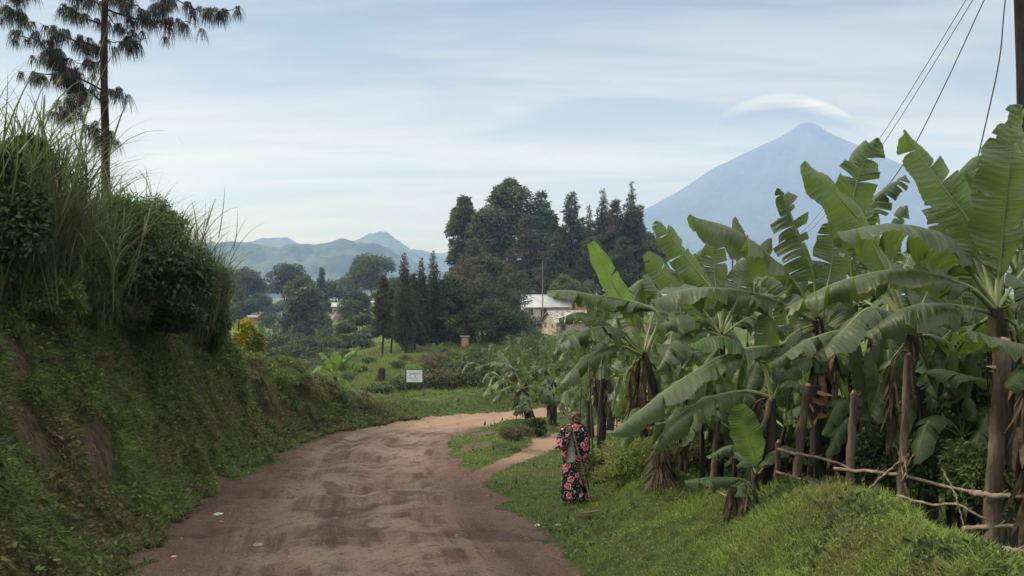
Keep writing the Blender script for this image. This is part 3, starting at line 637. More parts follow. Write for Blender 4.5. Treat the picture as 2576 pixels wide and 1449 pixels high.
def banana_leaf(ctrl, hw, up=(0, 0, 1), dl=60, dr=60, tear=.3, seed=0, parent=None, pet=.18, m0='ban', org=None, fine=True, droop_g=.5, name='leaf', a0=-12):
    """blade along a midrib curve; hw half width (m); dl / dr: how far the two halves hang (deg)"""
    rng = np.random.RandomState(seed); nst = 84 if fine else 20; K = 6 if fine else 3
    mid = curve(ctrl, 60); seglen = np.linalg.norm(np.diff(mid, axis=0), axis=1); cum = np.concatenate([[0], np.cumsum(seglen)]); Ltot = cum[-1]; cum /= Ltot
    T_ = nrm(np.gradient(mid, axis=0)); up = nrm(np.array(up, float))
    at = lambda t: np.stack([np.interp(t, cum, mid[:, k]) for k in range(3)], -1)
    tat = lambda t: nrm(np.stack([np.interp(t, cum, T_[:, k]) for k in range(3)], -1))
    mb = MB()
    for sgn, dd in ((-1, dl), (1, dr)):
        ncut = rng.poisson(tear * 13) + (2 if tear > .12 else 0); cuts = np.sort(rng.rand(ncut)) * .93 + .03
        bounds = np.concatenate([[0], cuts[(np.diff(cuts, prepend=-1) > .025)], [1]])
        for a, b in zip(bounds[:-1], bounds[1:]):
            n_ = max(3, int(round((b - a) * nst)) + 1); s_ = np.linspace(a, b, n_)
            dj = dd + rng.normal() * (8 + 26 * tear); gap = (.05 + .34 * rng.rand() * tear) if ncut else 0
            twist = rng.normal() * .25 * tear; ph = rng.rand() * 6; curl = rng.rand() * tear
            V = []; UV = []
            tc_ = (a + b) / 2
            t0 = pet + (1 - pet) * s_
            w = hw * np.interp(s_, [0, .04, .12, .3, .55, .8, .93, 1.0], [.05, .36, .72, .97, 1.0, .80, .46, .02])
            side_len = np.zeros(n_); pos = at(t0); 
            offs = np.zeros((n_, 3))
            for k in range(K + 1):
                q = k / K; sk = np.clip(tc_ + (s_ - tc_) * (1 - gap * q ** 1.2) + .05 * q, 0, 1.0); tk = pet + (1 - pet) * sk
                base = at(tk); Tk = tat(tk); Lk = nrm(np.cross(Tk, up)) * sgn; Nk = nrm(np.cross(Tk, np.cross(up, Tk)) * 1.0)
                Nk = nrm(up - Tk * np.sum(Tk * up, -1, keepdims=True))
                D = -Nk * (1 - droop_g) + np.array((0, 0, -1.)) * droop_g; D = D - Tk * np.sum(Tk * D, -1, keepdims=True) * .6; D = nrm(D + 1e-6)
                if k > 0:
                    ang = np.radians(a0 + (dj - a0) * min(1, q * 1.25) ** .8 + twist * 30 * (s_ - tc_) / max(b - a, .05) + curl * 40 * q * q)[:, None]
                    offs = offs + (Lk * np.cos(ang) + D * np.sin(ang)) * (w / K)[:, None]
                wav = (.035 * hw / .3 * q * np.sin(s_ * 26 + ph) + (.0065 * min(1, q * 2) * np.sin(s_ * 150 + ph) if fine else 0))[:, None] * Nk
                V.append(base + offs + wav + Nk * .004); UV.append(np.stack([sk, np.full(n_, sgn * q * (1 if q < 1 else 1.0))], -1))
            V = np.stack(V, 1).reshape(-1, 3); UV = np.stack(UV, 1).reshape(-1, 2)
            if sgn < 0:
                V = V.reshape(n_, K + 1, 3)[::-1].reshape(-1, 3); UV = UV.reshape(n_, K + 1, 2)[::-1].reshape(-1, 2)
            mb.grid(V, n_, K + 1, 0, False, UV, True)
    tt = np.linspace(0, .985, 22 if fine else 9); rad = np.interp(tt, [0, pet, .6, 1], [.026, .020, .009, .002]) * (1 if Ltot > 1.2 else .6) * min(1.4, Ltot / 1.7)
    mb.tube(at(tt) - 0 * tat(tt), rad, 6, 1, rng=None)
    return mb.build(name, [MT[m0], MT['rib']], parent, uv=True)
def pseudostem(base, top, r0, r1, parent, seed=0, skirt=True):
    rng = np.random.RandomState(seed); mb = MB(); base = np.array(base, float); top = np.array(top, float)
    n = 14; t = np.linspace(0, 1, n)[:, None]; bow = np.array((rng.normal() * .06, rng.normal() * .04, 0)) * np.sin(t * 3.14)
    pts = base + (top - base) * t + bow; pts[0, 2] -= .15
    mb.tube(pts, r0 + (r1 - r0) * t[:, 0], 12, 0, True, .22, rng)
    H = np.linalg.norm(top - base)
    if skirt:   # peeling dead sheaths
        m = 14; a = rng.rand(m) * 6.283; tb = .25 + .75 * rng.rand(m)
        p0 = base + (top - base) * tb[:, None]; out = np.stack([np.cos(a), np.sin(a), np.zeros(m)], -1)
        rr = (r0 + (r1 - r0) * tb)
        blades(mb, rng, p0 + out * rr[:, None] * .8, np.tile(np.array((0, 0, -1.)), (m, 1)) * 1.0 + out * .12, H * (.12 + .2 * rng.rand(m)), .04 + .04 * rng.rand(m), -.15, 4, 1, out)
    return mb.build('stem', [MT['pseudo'], MT['deadleaf']], parent)
def dead_leaf(p0, ln, parent, seed):
    """withered leaf hanging down the stem"""
    rng = np.random.RandomState(seed); a = rng.rand() * 6.28; h = np.array((math.cos(a), math.sin(a), 0)); p0 = np.array(p0)
    mb = MB(); c_ = curve([p0, p0 + h * .16 + np.array((0, 0, -.04)), p0 + h * .24 + np.array((0, 0, -.45 * ln)), p0 + h * .2 + np.array((0, 0, -ln))], 12)
    mb.tube(c_, np.linspace(.016, .004, 12), 5, 0)
    k = 26; ti = rng.randint(3, 12, k); pos = c_[ti]; ax = np.tile(np.array((0, 0, -1.)), (k, 1)) + rvec(rng, k) * .35
    blades(mb, rng, pos, nrm(ax), .22 + .3 * rng.rand(k), .05 + .06 * rng.rand(k), .2 * rng.rand(k), 3, 0)
    return mb.build('dead_leaf', MT['deadleaf'], parent)
# ------------------------------------------------------------------ trees of the middle distance
T = tree
T('broad', 572, 684, 300, 96, 'dark rounded tree just beyond the bank, leftmost of the valley trees', 'euc', n=3600, seed=1, pbase=800)
T('broad', 625, 678, 285, 78, 'dark pointed-top broad tree second from the left in the valley', 'con', n=3600, seed=2, pbase=800)
T('con', 600, 720, 270, 60, 'shorter conifer in front of the two leftmost valley trees', 'con', n=3000, seed=3, pbase=800)
T('broad', 722, 664, 262, 92, 'tall dark round-headed tree rising above the valley against the blue hill', 'con', n=5200, seed=4, pbase=790)
T('cyp', 809, 677, 285, 34, 'narrow dark spire-shaped tree standing alone before the hill', 'con', n=2200, seed=5, pbase=770)
T('euc', 762, 702, 175, 118, 'big eucalyptus with billowing green clumps in the middle of the valley', 'euc2', n=9000, seed=6, pbase=905)
T('dome', 935, 647, 255, 140, 'wide umbrella-shaped tree on the skyline before the hills', 'euc2', n=6500, seed=7, pbase=780)
T('broad', 852, 700, 290, 70, 'small grey green tree between the spire tree and the umbrella tree', 'euc2', n=2600, seed=8, pbase=790)
T('broad', 893, 734, 165, 76, 'round eucalyptus on a bare pale trunk beside the purple roof', 'euc2', n=4500, seed=9, pbase=880, trunk='barkl')
T('broad', 545, 660, 330, 46, 'pale airy tree showing over the grass at the edge of the bank', 'mid', n=1500, seed=10)
T('broad', 1000, 700, 235, 60, 'dull green tree behind the left conifers of the slope', 'euc', n=2400, seed=12, pbase=800)
for i, (px, pt, d, w, k_) in enumerate(((690, 800, 200, 70, 'mid'), (735, 850, 150, 80, 'con'), (700, 868, 140, 70, 'mid'), (780, 860, 140, 90, 'shrub'), (835, 835, 150, 70, 'euc'), (860, 870, 120, 76, 'mid'), (905, 850, 125, 66, 'euc'), (940, 860, 130, 60, 'mid'), (680, 790, 215, 50, 'con'), (800, 800, 190, 60, 'euc'), (740, 780, 230, 60, 'mid'), (880, 790, 210, 50, 'euc'), (965, 800, 200, 56, 'mid'), (640, 840, 170, 60, 'mid'), (560, 770, 240, 80, 'con'), (670, 885, 110, 70, 'shrub'), (760, 892, 105, 80, 'mid'), (820, 888, 108, 60, 'euc'), (590, 765, 262, 50, 'con'), (625, 757, 266, 44, 'mid'), (1000, 820, 150, 70, 'mid'), (1040, 790, 170, 80, 'euc'), (560, 775, 420, 70, 'euc'), (640, 780, 400, 60, 'con'), (700, 776, 380, 70, 'euc'), (790, 768, 420, 60, 'euc'), (840, 766, 360, 60, 'mid'), (890, 760, 400, 60, 'con'), (990, 764, 380, 70, 'euc'), (665, 770, 330, 50, 'mid'), (740, 760, 450, 70, 'con'), (815, 775, 330, 44, 'con'), (600, 780, 340, 60, 'mid'), (960, 770, 330, 50, 'euc'), (905, 795, 145, 60, 'mid'), (870, 815, 140, 50, 'euc'), (610, 745, 300, 60, 'euc'), (650, 740, 310, 60, 'mid'), (640, 855, 118, 80, 'mid'), (705, 850, 112, 80, 'con'), (770, 862, 108, 80, 'euc'), (830, 856, 112, 70, 'mid'), (870, 850, 118, 60, 'euc'), (600, 850, 125, 80, 'con'), (735, 880, 98, 90, 'mid'), (800, 885, 95, 70, 'shrub'), (860, 888, 92, 60, 'mid'), (670, 890, 95, 80, 'euc'), (910, 862, 106, 50, 'con'))):
    T('broad', px, pt, d, w, 'small bushy tree of the scrub filling the valley floor', k_, n=1700, seed=30 + i, group='scrubby trees on the valley floor')
# conifers standing on the green slope
T('con', 964, 694, 88, 64, 'conifer with a long bare trunk, first from the left on the green slope', 'con2', n=5200, seed=51, pbase=905, lift=.30)
T('cyp', 1017, 640, 92, 66, 'tall thin conifer ending in a bare spike, second on the green slope', 'con2', n=5200, seed=52, pbase=900, lift=.14)
T('con', 1040, 690, 94, 60, 'dark conifer between the spiked conifer and the twin-pointed ones', 'con', n=4200, seed=53, pbase=895, lift=.16)
T('cyp', 1060, 652, 98, 48, 'left of the two slender pointed conifers on the slope', 'con', n=3600, seed=54, pbase=890, lift=.14)
T('cyp', 1090, 634, 100, 50, 'right of the two slender pointed conifers on the slope', 'con', n=3800, seed=55, pbase=890, lift=.12)
T('con', 985, 730, 93, 50, 'thin brownish conifer just right of the long bare trunk', 'con2', n=3200, seed=56, pbase=900, lift=.3)
T('cedar', 1215, 650, 108, 250, 'broad dark spreading conifer left of the houses', 'con2', n=17000, seed=57, pbase=890, lift=.05)
T('cedar', 1130, 700, 102, 120, 'ragged dark conifer left of the broad spreading one', 'con', n=8000, seed=58, pbase=885, lift=.08)
T('broad', 1255, 770, 100, 120, 'dark leafy tree at the foot of the broad conifer', 'shrub', n=6000, seed=59, pbase=890)
# tall wood behind the houses
T('euc', 1166, 490, 172, 84, 'leftmost eucalyptus of the tall wood, standing out against the sky', 'euc', n=7000, seed=61)
T('euc', 1218, 520, 166, 90, 'eucalyptus between the leftmost one and the highest crown', 'euc2', n=7000, seed=62)
T('euc', 1277, 450, 170, 150, 'highest eucalyptus of the wood with a rounded green top', 'euc2', n=12000, seed=63)
T('euc', 1362, 482, 172, 96, 'loose grey green eucalyptus right of the highest crown', 'euc2', n=6000, seed=64)
T('con', 1190, 600, 150, 110, 'brown green conifer low in front of the left eucalyptus', 'con2', n=6500, seed=65, lift=.05)
T('con', 1325, 545, 158, 120, 'brownish conifer before the loose grey green eucalyptus', 'con2', n=7500, seed=66, lift=.05)
T('con', 1437, 487, 165, 104, 'regular pointed conifer in the middle of the tall wood', 'con', n=8000, seed=67, lift=.05)
T('cyp', 1482, 520, 172, 40, 'thin feathery spire right of the pointed conifer', 'con2', n=2200, seed=68)
T('cyp', 1517, 478, 166, 56, 'dark spire with twin tips right of centre in the wood', 'con', n=5000, seed=69, lift=.05)
T('con', 1548, 505, 160, 96, 'brown conifer with a blunt top near the right end of the wood', 'con2', n=7000, seed=70, lift=.05)
T('cyp', 1588, 458, 160, 60, 'knobbly conifer whose open top is the tallest at the right end', 'con', n=5200, seed=71, lift=.05)
T('con', 1606, 520, 158, 96, 'dark conifer closing the wood at its right end', 'con', n=7000, seed=72, lift=.04)
T('con', 1395, 590, 150, 120, 'dark lower conifer before the gap of the wood', 'con', n=7000, seed=73, lift=.04)
T('con', 1490, 600, 150, 140, 'dark wide conifer low in the middle of the wood', 'con', n=8000, seed=74, lift=.03)
T('con', 1565, 600, 150, 120, 'shaded conifer low at the right of the wood', 'con', n=7000, seed=75, lift=.03)
for i, (px, pt, w) in enumerate(((1415, 570, 90), (1462, 548, 80), (1500, 556, 90), (1533, 545, 80), (1570, 540, 90), (1612, 590, 80), (1395, 540, 60))):
    T('con', px, pt, 163, w, 'dark conifer filling the wood between its spires', 'con' if i % 2 else 'con2', n=4200, seed=170 + i, lift=.03, group='dark conifers filling the tall wood')
T('broad', 1640, 572, 175, 70, 'fresh green broadleaf tree at the foot of the volcano slope', 'mid', n=4200, seed=76)
T('broad', 1425, 686, 135, 66, 'pale green leafy bush tree behind the grey roof', 'lite', n=2600, seed=77)
T('broad', 1478, 704, 134, 60, 'pale green bush left of the maroon roof', 'euc2', n=2200, seed=78)
T('broad', 1290, 690, 140, 90, 'dark leafy tree beside the left end of the metal-roofed house', 'shrub', n=4500, seed=79)
# ------------------------------------------------------------------ shrubs on the slope and round the houses
def bush(px, py, d, w, h, matk, n, leaf, label, group=None, seed=1, **k):
    """bush whose foot stands at column px / distance d; w, h in picture units"""
    b = onground(px, d); W = w / FPX * d; H = h / FPX * d
    return shrub('shrub', b + np.array((0, 0, H * .5)), (W / 2, W / 2 * .8, H * .55), matk, n, leaf, label, 'shrub', group, seed + int(px), base=b, **k)
bush(1338, 0, 112, 50, 44, 'mid', 2600, .16, 'round green bush in front of the metal-roofed house', seed=1)
bush(1300, 0, 110, 70, 46, 'shrub', 2600, .17, 'dark bush at the left corner of the metal-roofed house', seed=2)
bush(1325, 0, 96, 110, 36, 'shrub', 3200, .16, 'low dark bushes below the yard of the mud house', seed=3)
bush(1440, 0, 88, 150, 34, 'mid', 4200, .15, 'wide green thicket below the front wall of the mud house', seed=4)
for i, (px, d, w, h, k_) in enumerate(((1010, 49, 70, 50, 'mid'), (1045, 50, 90, 58, 'rust'), (1100, 50, 110, 66, 'rust'), (1150, 51, 110, 70, 'mid'), (1205, 50, 90, 66, 'shrub'), (1240, 46, 80, 52, 'shrub'), (1170, 56, 120, 60, 'shrub'), (1100, 58, 120, 56, 'rust'), (1260, 56, 130, 80, 'mid'), (1320, 60, 140, 90, 'mid'), (1225, 66, 110, 50, 'shrub'), (1400, 62, 140, 90, 'mid'), (1480, 60, 140, 90, 'shrub'))):
    bush(px, 0, d, w, h, k_, 3000, .13, 'tangled roadside bush of the thicket behind the signboard', 'bushes behind the signboard', 7 + i)
for i, (px, d, w, h, k_) in enumerate(((560, 70, 140, 50, 'mid'), (640, 75, 150, 46, 'mid'), (710, 80, 140, 40, 'rust'), (770, 82, 130, 36, 'mid'), (700, 60, 120, 40, 'mid'), (760, 56, 110, 34, 'rust'), (800, 66, 70, 20, 'mid'), (900, 47, 100, 26, 'mid'), (960, 46, 80, 30, 'mid'), (840, 90, 110, 36, 'rust'), (740, 48, 110, 26, 'mid'), (720, 46, 110, 34, 'mid'))):
    bush(px, 0, d, w, h, k_, 2200, .14, 'low weedy bush on the falling ground beyond the road bank', 'weedy bushes beyond the bank', 70 + i)
for i, (px, d, w, h, k_) in enumerate(((880, 60, 50, 20, 'mid'), (905, 66, 44, 18, 'rust'), (930, 78, 40, 16, 'shrub'), (1000, 62, 46, 22, 'mid'), (1075, 70, 60, 24, 'mid'), (1140, 74, 70, 26, 'rust'), (1190, 80, 60, 24, 'mid'), (975, 52, 50, 26, 'mid'), (925, 52, 44, 18, 'rust'), (1110, 84, 50, 18, 'shrub'), (1240, 84, 70, 30, 'mid'), (870, 74, 50, 20, 'shrub'), (1020, 74, 36, 14, 'rust'))):
    bush(px, 0, d, w, h, k_, 1200, .13, 'small weed clump dotted over the green slope', 'weed clumps on the green slope', 130 + i)
# golden hedge shrub on the lower bank
gx = P(622, 872, 24.2); shrub('golden_shrub', gx, (.48, .46, .80), 'gold', 10000, .08, 'yellow green clipped shrub on the bank end', 'shrub', None, 5, .45, 22, base=(gx[0], gx[1], ground(gx[0], gx[1])))
# ------------------------------------------------------------------ banana plants
def Pp(c, pts): return [P(q[0], q[1], c + (q[2] if len(q) > 2 else 0)) for q in pts]
CAMUP = (0, -1, .25)
def plant(crown, d, basepx, label, leaves, r0=.12, r1=.07, seed=0, name='banana_plant', db=0, skirt=True, group=None, dead=3, basez=None):
    cr_ = P(crown[0], crown[1], d); b = onground(basepx, d + db)
    if basez is not None: b[2] = basez
    root = thing(name, b, label, 'banana plant', group)
    pseudostem(b, cr_, r0, r1, root, seed, skirt)
    for i, lf_ in enumerate(leaves):
        pts, hw = lf_[0], lf_[1]; kw = dict(lf_[2]) if len(lf_) > 2 else {}
        banana_leaf(Pp(d, pts), hw, parent=root, seed=seed * 31 + i, **kw)
    H = cr_[2] - b[2]
    for i in range(dead): dead_leaf(cr_ - (cr_ - b) * .04 * i, H * (.35 + .3 * ((i * 37 + seed * 13) % 10) / 10), root, seed * 7 + i)
    return root
dz = dict
plant((2504, 775), 7.9, 2530, 'tall banana plant at the right edge whose huge leaf stands up beside the utility pole', [
    ([(2505, 770), (2511, 690), (2522, 560, -.1), (2538, 433, -.2), (2543, 312, -.15)], .31, dz(up=CAMUP, dl=25, dr=30, tear=.22, pet=.12, droop_g=.1)),
    ([(2508, 765, .1), (2532, 600, .4), (2558, 400, .6), (2566, 262, .6)], .26, dz(up=(.4, -1, .2), dl=40, dr=40, tear=.1, droop_g=.1)),
    ([(2504, 770), (2450, 585, .2), (2376, 475, .3), (2305, 379, .4), (2272, 333, .3)], .27, dz(up=(-.25, -1, .25), dl=10, dr=50, tear=.16, droop_g=.1, m0='fresh')),
    ([(2501, 772), (2431, 668, -.2), (2364, 592, -.4), (2272, 567, -.6), (2180, 571, -.7), (2104, 588, -.7)], .34, dz(dl=62, dr=66, tear=0.42)),
    ([(2500, 780), (2435, 722, -.3), (2314, 684, -.5), (2230, 682, -.5), (2104, 712, -.4), (1974, 776, -.2)], .29, dz(dl=66, dr=70, tear=0.67)),
    ([(2500, 790), (2440, 775, -.1), (2340, 764, -.2), (2260, 782, -.1), (2180, 838)], .36, dz(dl=60, dr=64, tear=0.47)),
    ([(2506, 766, .2), (2450, 650, .6), (2440, 520, .9), (2500, 425, 1.0)], .28, dz(up=(.3, -1, .4), dl=20, dr=40, tear=.3, droop_g=.1)),
    ([(2510, 775), (2560, 700, .1), (2620, 640, .3), (2720, 640, .4)], .32, dz(dl=50, dr=60, tear=.2)),
    ([(2510, 780), (2570, 760, -.3), (2650, 770, -.6), (2760, 850, -.8)], .32, dz(dl=60, dr=60, tear=0.42)),
    ([(2505, 790), (2540, 850, .6), (2560, 950, .9), (2550, 1060, 1.0)], .30, dz(dl=60, dr=60, tear=0.62)),
    ([(2500, 790), (2450, 830, .6), (2400, 900, 1.0), (2370, 1000, 1.1)], .30, dz(dl=60, dr=60, tear=0.62)),
], .12, .08, 1)
plant((2640, 900), 6.7, 2680, 'banana plant mostly outside the right edge, sending pale leaves into view', [
    ([(2640, 895), (2576, 868), (2500, 850), (2424, 826)], .20, dz(dl=50, dr=60, tear=.2)),
    ([(2640, 900), (2600, 905), (2560, 930), (2530, 975)], .20, dz(dl=50, dr=60, tear=.3)),
    ([(2645, 890), (2640, 800, .2), (2600, 730, .4), (2540, 690, .6)], .2, dz(dl=50, dr=60, tear=.3)),
    ([(2640, 905, .5), (2560, 960, 1.2), (2450, 950, 1.5), (2375, 930, 1.7), (2326, 934, 1.8)], .20, dz(dl=60, dr=70, tear=0.52)),
], .12, .08, 2)
plant((2290, 838), 8.9, 2318, 'banana plant behind the second fence post from the right, with ribbon-torn leaves at its top', [
    ([(2287, 832), (2230, 690), (2171, 571), (2140, 530), (2087, 475, -.1), (2018, 411, -.1)], .26, dz(m0='fresh', up=(.15, -1, .3), dl=6, dr=30, tear=.06, pet=.24, droop_g=.1)),
    ([(2290, 830), (2200, 700, .3), (2150, 570, .4), (2146, 496, .5), (2172, 412, .5), (2208, 346, .5)], .28, dz(up=(.1, -1, .2), dl=45, dr=15, tear=1.3, pet=.3)),
    ([(2290, 830), (2190, 690, .6), (2160, 580, .8), (2195, 510, .8), (2235, 470, .8), (2280, 445, .8)], .24, dz(up=(0, -.6, 1), dl=45, dr=55, tear=1.3, pet=.3)),
    ([(2288, 840), (2240, 790, -.2), (2182, 776, -.3), (2117, 835, -.5), (2048, 900, -.6)], .30, dz(dl=50, dr=62, tear=.35)),
    ([(2288, 845), (2200, 828, -.1), (2107, 833, -.3), (2030, 858, -.5), (1940, 915, -.7)], .20, dz(dl=62, dr=70, tear=.7)),
    ([(2295, 845), (2360, 850, .2), (2410, 920, .3), (2430, 1010, .3)], .28, dz(dl=55, dr=60, tear=.5)),
    ([(2290, 838), (2330, 740, .4), (2370, 660, .6), (2385, 600, .7)], .26, dz(up=CAMUP, dl=30, dr=30, tear=.3)),
    ([(2292, 838), (2250, 720, .5), (2230, 650, .8), (2170, 610, 1.0), (2110, 640, 1.1)], .28, dz(dl=50, dr=60, tear=.3)),
    ([(2292, 850), (2330, 930, -.1), (2340, 1030, -.1)], .2, dz(dl=60, dr=60, tear=.8)),
    ([(2288, 850), (2230, 930, .4), (2190, 1040, .5), (2180, 1110, .5)], .27, dz(dl=40, dr=60, tear=.5)),
], .11, .07, 3)
plant((2054, 805), 10.2, 2148, 'leaning banana plant with a dark shredded leaf upright against the volcano', [
    ([(2054, 795), (2047, 700), (2016, 617), (1978, 517), (1954, 474)], .30, dz(up=(-.1, -1, .4), dl=62, dr=40, tear=1.4, pet=.12, droop_g=.7)),
    ([(2050, 798), (1990, 700), (1921, 632, -.2), (1882, 600, -.3), (1830, 570, -.4), (1737, 545, -.5)], .42, dz(up=(0, -.3, 1), dl=50, dr=58, tear=.16, pet=.12)),
    ([(2048, 808), (1961, 762, -.2), (1900, 740, -.3), (1826, 727, -.4), (1735, 727, -.4), (1638, 757, -.4)], .36, dz(dl=64, dr=68, tear=0.72)),
    ([(2060, 800), (2110, 740, .3), (2160, 700, .5), (2240, 692, .7)], .32, dz(dl=50, dr=60, tear=.3)),
    ([(2050, 815), (1995, 840, -.2), (1945, 900, -.3), (1915, 985, -.3)], .30, dz(dl=60, dr=60, tear=0.62)),
    ([(2054, 798), (2085, 700, .3), (2095, 620, .4), (2085, 560, .4)], .26, dz(up=CAMUP, dl=25, dr=25, tear=.15, droop_g=.1)),
    ([(2060, 820), (2140, 870, .2), (2195, 950, .2), (2215, 1045, .2)], .32, dz(dl=55, dr=60, tear=.4)),
    ([(2045, 825), (1960, 868, -.3), (1860, 882, -.6), (1739, 940, -.9), (1624, 1023, -1.1), (1542, 1089, -1.2)], .27, dz(dl=58, dr=66, tear=.3)),
    ([(2054, 800), (2010, 740, .5), (1960, 700, .8), (1900, 700, 1.0)], .30, dz(dl=55, dr=60, tear=.3)),
    ([(2058, 800), (2100, 760, -.4), (2130, 780, -.6), (2150, 860, -.7)], .28, dz(dl=55, dr=60, tear=.4)),
    ([(2060, 830), (2040, 900, .4), (2000, 990, .6), (1985, 1080, .6)], .28, dz(dl=55, dr=60, tear=.6)),
], .11, .07, 4)
plant((1942, 1002), 9.7, 1926, 'young banana plant with a pale arching leaf behind the crooked fence post', [
    ([(1940, 995), (1925, 930), (1893, 896), (1842, 856, -.2), (1802, 848, -.3), (1734, 869, -.4)], .20, dz(m0='fresh', up=(-.2, -.6, 1), dl=35, dr=48, tear=.06, pet=.3)),
    ([(1945, 1003), (1890, 985, -.1), (1830, 990, -.2), (1760, 1012, -.4), (1690, 1060, -.6), (1642, 1125, -.6)], .27, dz(dl=60, dr=66, tear=0.62)),
    ([(1942, 995), (1940, 930, .1), (1932, 850, .1), (1922, 790, .1)], .18, dz(up=CAMUP, dl=20, dr=20, tear=.1, droop_g=.1)),
    ([(1945, 998), (1980, 930, .2), (2030, 900, .3), (2080, 930, .3)], .2, dz(dl=50, dr=60, tear=.3)),
    ([(1945, 1003), (1975, 960, -.1), (2010, 965, -.2), (2040, 1000, -.2)], .13, dz(dl=50, dr=60, tear=.3)),
], .07, .045, 5, skirt=False, dead=1)
plant((1905, 1192), 9.3, 1906, 'small sucker with one glowing upright leaf between the fence posts', [
    ([(1905, 1192), (1901, 1158), (1880, 1090), (1856, 1019)], .19, dz(m0='young', up=(.1, -1, .1), dl=4, dr=4, tear=.0, pet=.1, droop_g=.1, a0=-4)),
    ([(1905, 1194), (1895, 1165, -.1), (1872, 1160, -.2), (1852, 1172, -.2)], .10, dz(dl=50, dr=50, tear=.1)),
    ([(1905, 1194), (1920, 1160, -.1), (1940, 1145, -.1), (1960, 1160, -.1)], .12, dz(dl=50, dr=50, tear=.1)),
    ([(1905, 1196), (1880, 1150, .3), (1840, 1120, .5), (1778, 1150, .5)], .15, dz(dl=40, dr=50, tear=.1)),
    ([(1905, 1196), (1960, 1130, .3), (2000, 1130, .4), (2040, 1170, .4)], .14, dz(dl=40, dr=50, tear=.1)),
], .04, .025, 6, skirt=False, dead=0)
plant((1892, 1222), 8.9, 1898, 'collapsed sucker whose leaf lies over the grass in front of the fence', [
    ([(1892, 1226), (1870, 1206), (1815, 1201, -.1), (1765, 1203, -.2), (1722, 1210, -.2)], .15, dz(dl=58, dr=50, tear=.2)),
    ([(1892, 1226), (1880, 1215, -.2), (1860, 1225, -.3), (1850, 1250, -.3)], .12, dz(dl=60, dr=60, tear=0.42)),
], .03, .02, 16, skirt=False, dead=1)
plant((1620, 888), 13.6, 1662, 'banana plant left of the thicket with one bright leaf standing straight up', [
    ([(1617, 885), (1585, 790), (1542, 715), (1513, 662), (1486, 610)], .19, dz(m0='young', up=(.2, -1, .2), dl=8, dr=12, tear=.04, pet=.18, droop_g=.1, a0=-6)),
    ([(1628, 885), (1655, 790), (1564, 753), (1485, 741, -.2), (1430, 730, -.3), (1376, 732, -.3)], .30, dz(dl=62, dr=70, tear=0.72, pet=.25)),
    ([(1615, 890), (1570, 850), (1520, 808, -.2), (1460, 786, -.3), (1406, 802, -.4)], .24, dz(dl=62, dr=66, tear=.7)),
    ([(1615, 888), (1570, 838), (1520, 822, -.4), (1460, 836, -.6), (1403, 872, -.7)], .34, dz(dl=60, dr=66, tear=0.52)),
    ([(1618, 895), (1560, 870, -.3), (1500, 885, -.6), (1445, 925, -.8), (1401, 976, -.9)], .29, dz(dl=60, dr=66, tear=0.62)),
    ([(1622, 890), (1650, 870), (1700, 868, -.3), (1765, 893, -.4)], .32, dz(dl=60, dr=66, tear=0.62)),
    ([(1620, 885), (1640, 800, .4), (1655, 740, .6), (1625, 690, .8)], .26, dz(dl=50, dr=50, tear=.4)),
    ([(1620, 885), (1590, 800, .5), (1600, 740, .8), (1640, 700, .9)], .26, dz(up=CAMUP, dl=40, dr=40, tear=.2)),
    ([(1622, 895), (1650, 930, .3), (1680, 1000, .4), (1690, 1070, .4)], .28, dz(dl=60, dr=60, tear=.6)),
    ([(1618, 895), (1585, 930, .5), (1560, 1000, .7), (1550, 1050, .8)], .26, dz(dl=60, dr=60, tear=.7)),
], .10, .06, 7)
plant((1815, 842), 12.4, 1806, 'banana plant in the middle of the thicket with pale leaves fanning before the volcano foot', [
    ([(1815, 835), (1810, 760), (1743, 670), (1683, 590), (1648, 557)], .24, dz(m0='fresh', up=(-.1, -1, .6), dl=25, dr=45, tear=.3, pet=.25)),
    ([(1810, 838), (1760, 770), (1707, 721), (1660, 678), (1625, 636)], .22, dz(m0='fresh', up=(.1, -1, .3), dl=15, dr=25, tear=.12, pet=.2, droop_g=.2)),
    ([(1815, 835), (1802, 740, .3), (1796, 660, .4), (1800, 600, .4)], .25, dz(up=CAMUP, dl=20, dr=20, tear=.3, droop_g=.2)),
    ([(1815, 838), (1850, 750, .2), (1868, 690, .3), (1900, 640, .3)], .24, dz(up=CAMUP, dl=20, dr=30, tear=.3, droop_g=.2)),
    ([(1815, 845), (1750, 830, -.3), (1690, 865, -.5), (1655, 930, -.6)], .32, dz(dl=60, dr=60, tear=0.62)),
    ([(1813, 845), (1770, 800, -.2), (1720, 795, -.4), (1655, 820, -.5)], .30, dz(dl=60, dr=64, tear=0.72)),
    ([(1818, 842), (1880, 800, .2), (1930, 800, .3), (1985, 850, .4)], .32, dz(dl=60, dr=60, tear=0.62)),
    ([(1818, 842), (1870, 760, .4), (1930, 740, .6), (2000, 770, .8)], .32, dz(dl=60, dr=60, tear=0.62)),
    ([(1818, 850), (1850, 900, -.3), (1860, 980, -.4), (1850, 1060, -.4)], .28, dz(dl=60, dr=60, tear=.6)),
    ([(1812, 850), (1780, 910, .3), (1760, 1000, .4), (1750, 1070, .4)], .28, dz(dl=60, dr=60, tear=.6)),
], .10, .06, 8)
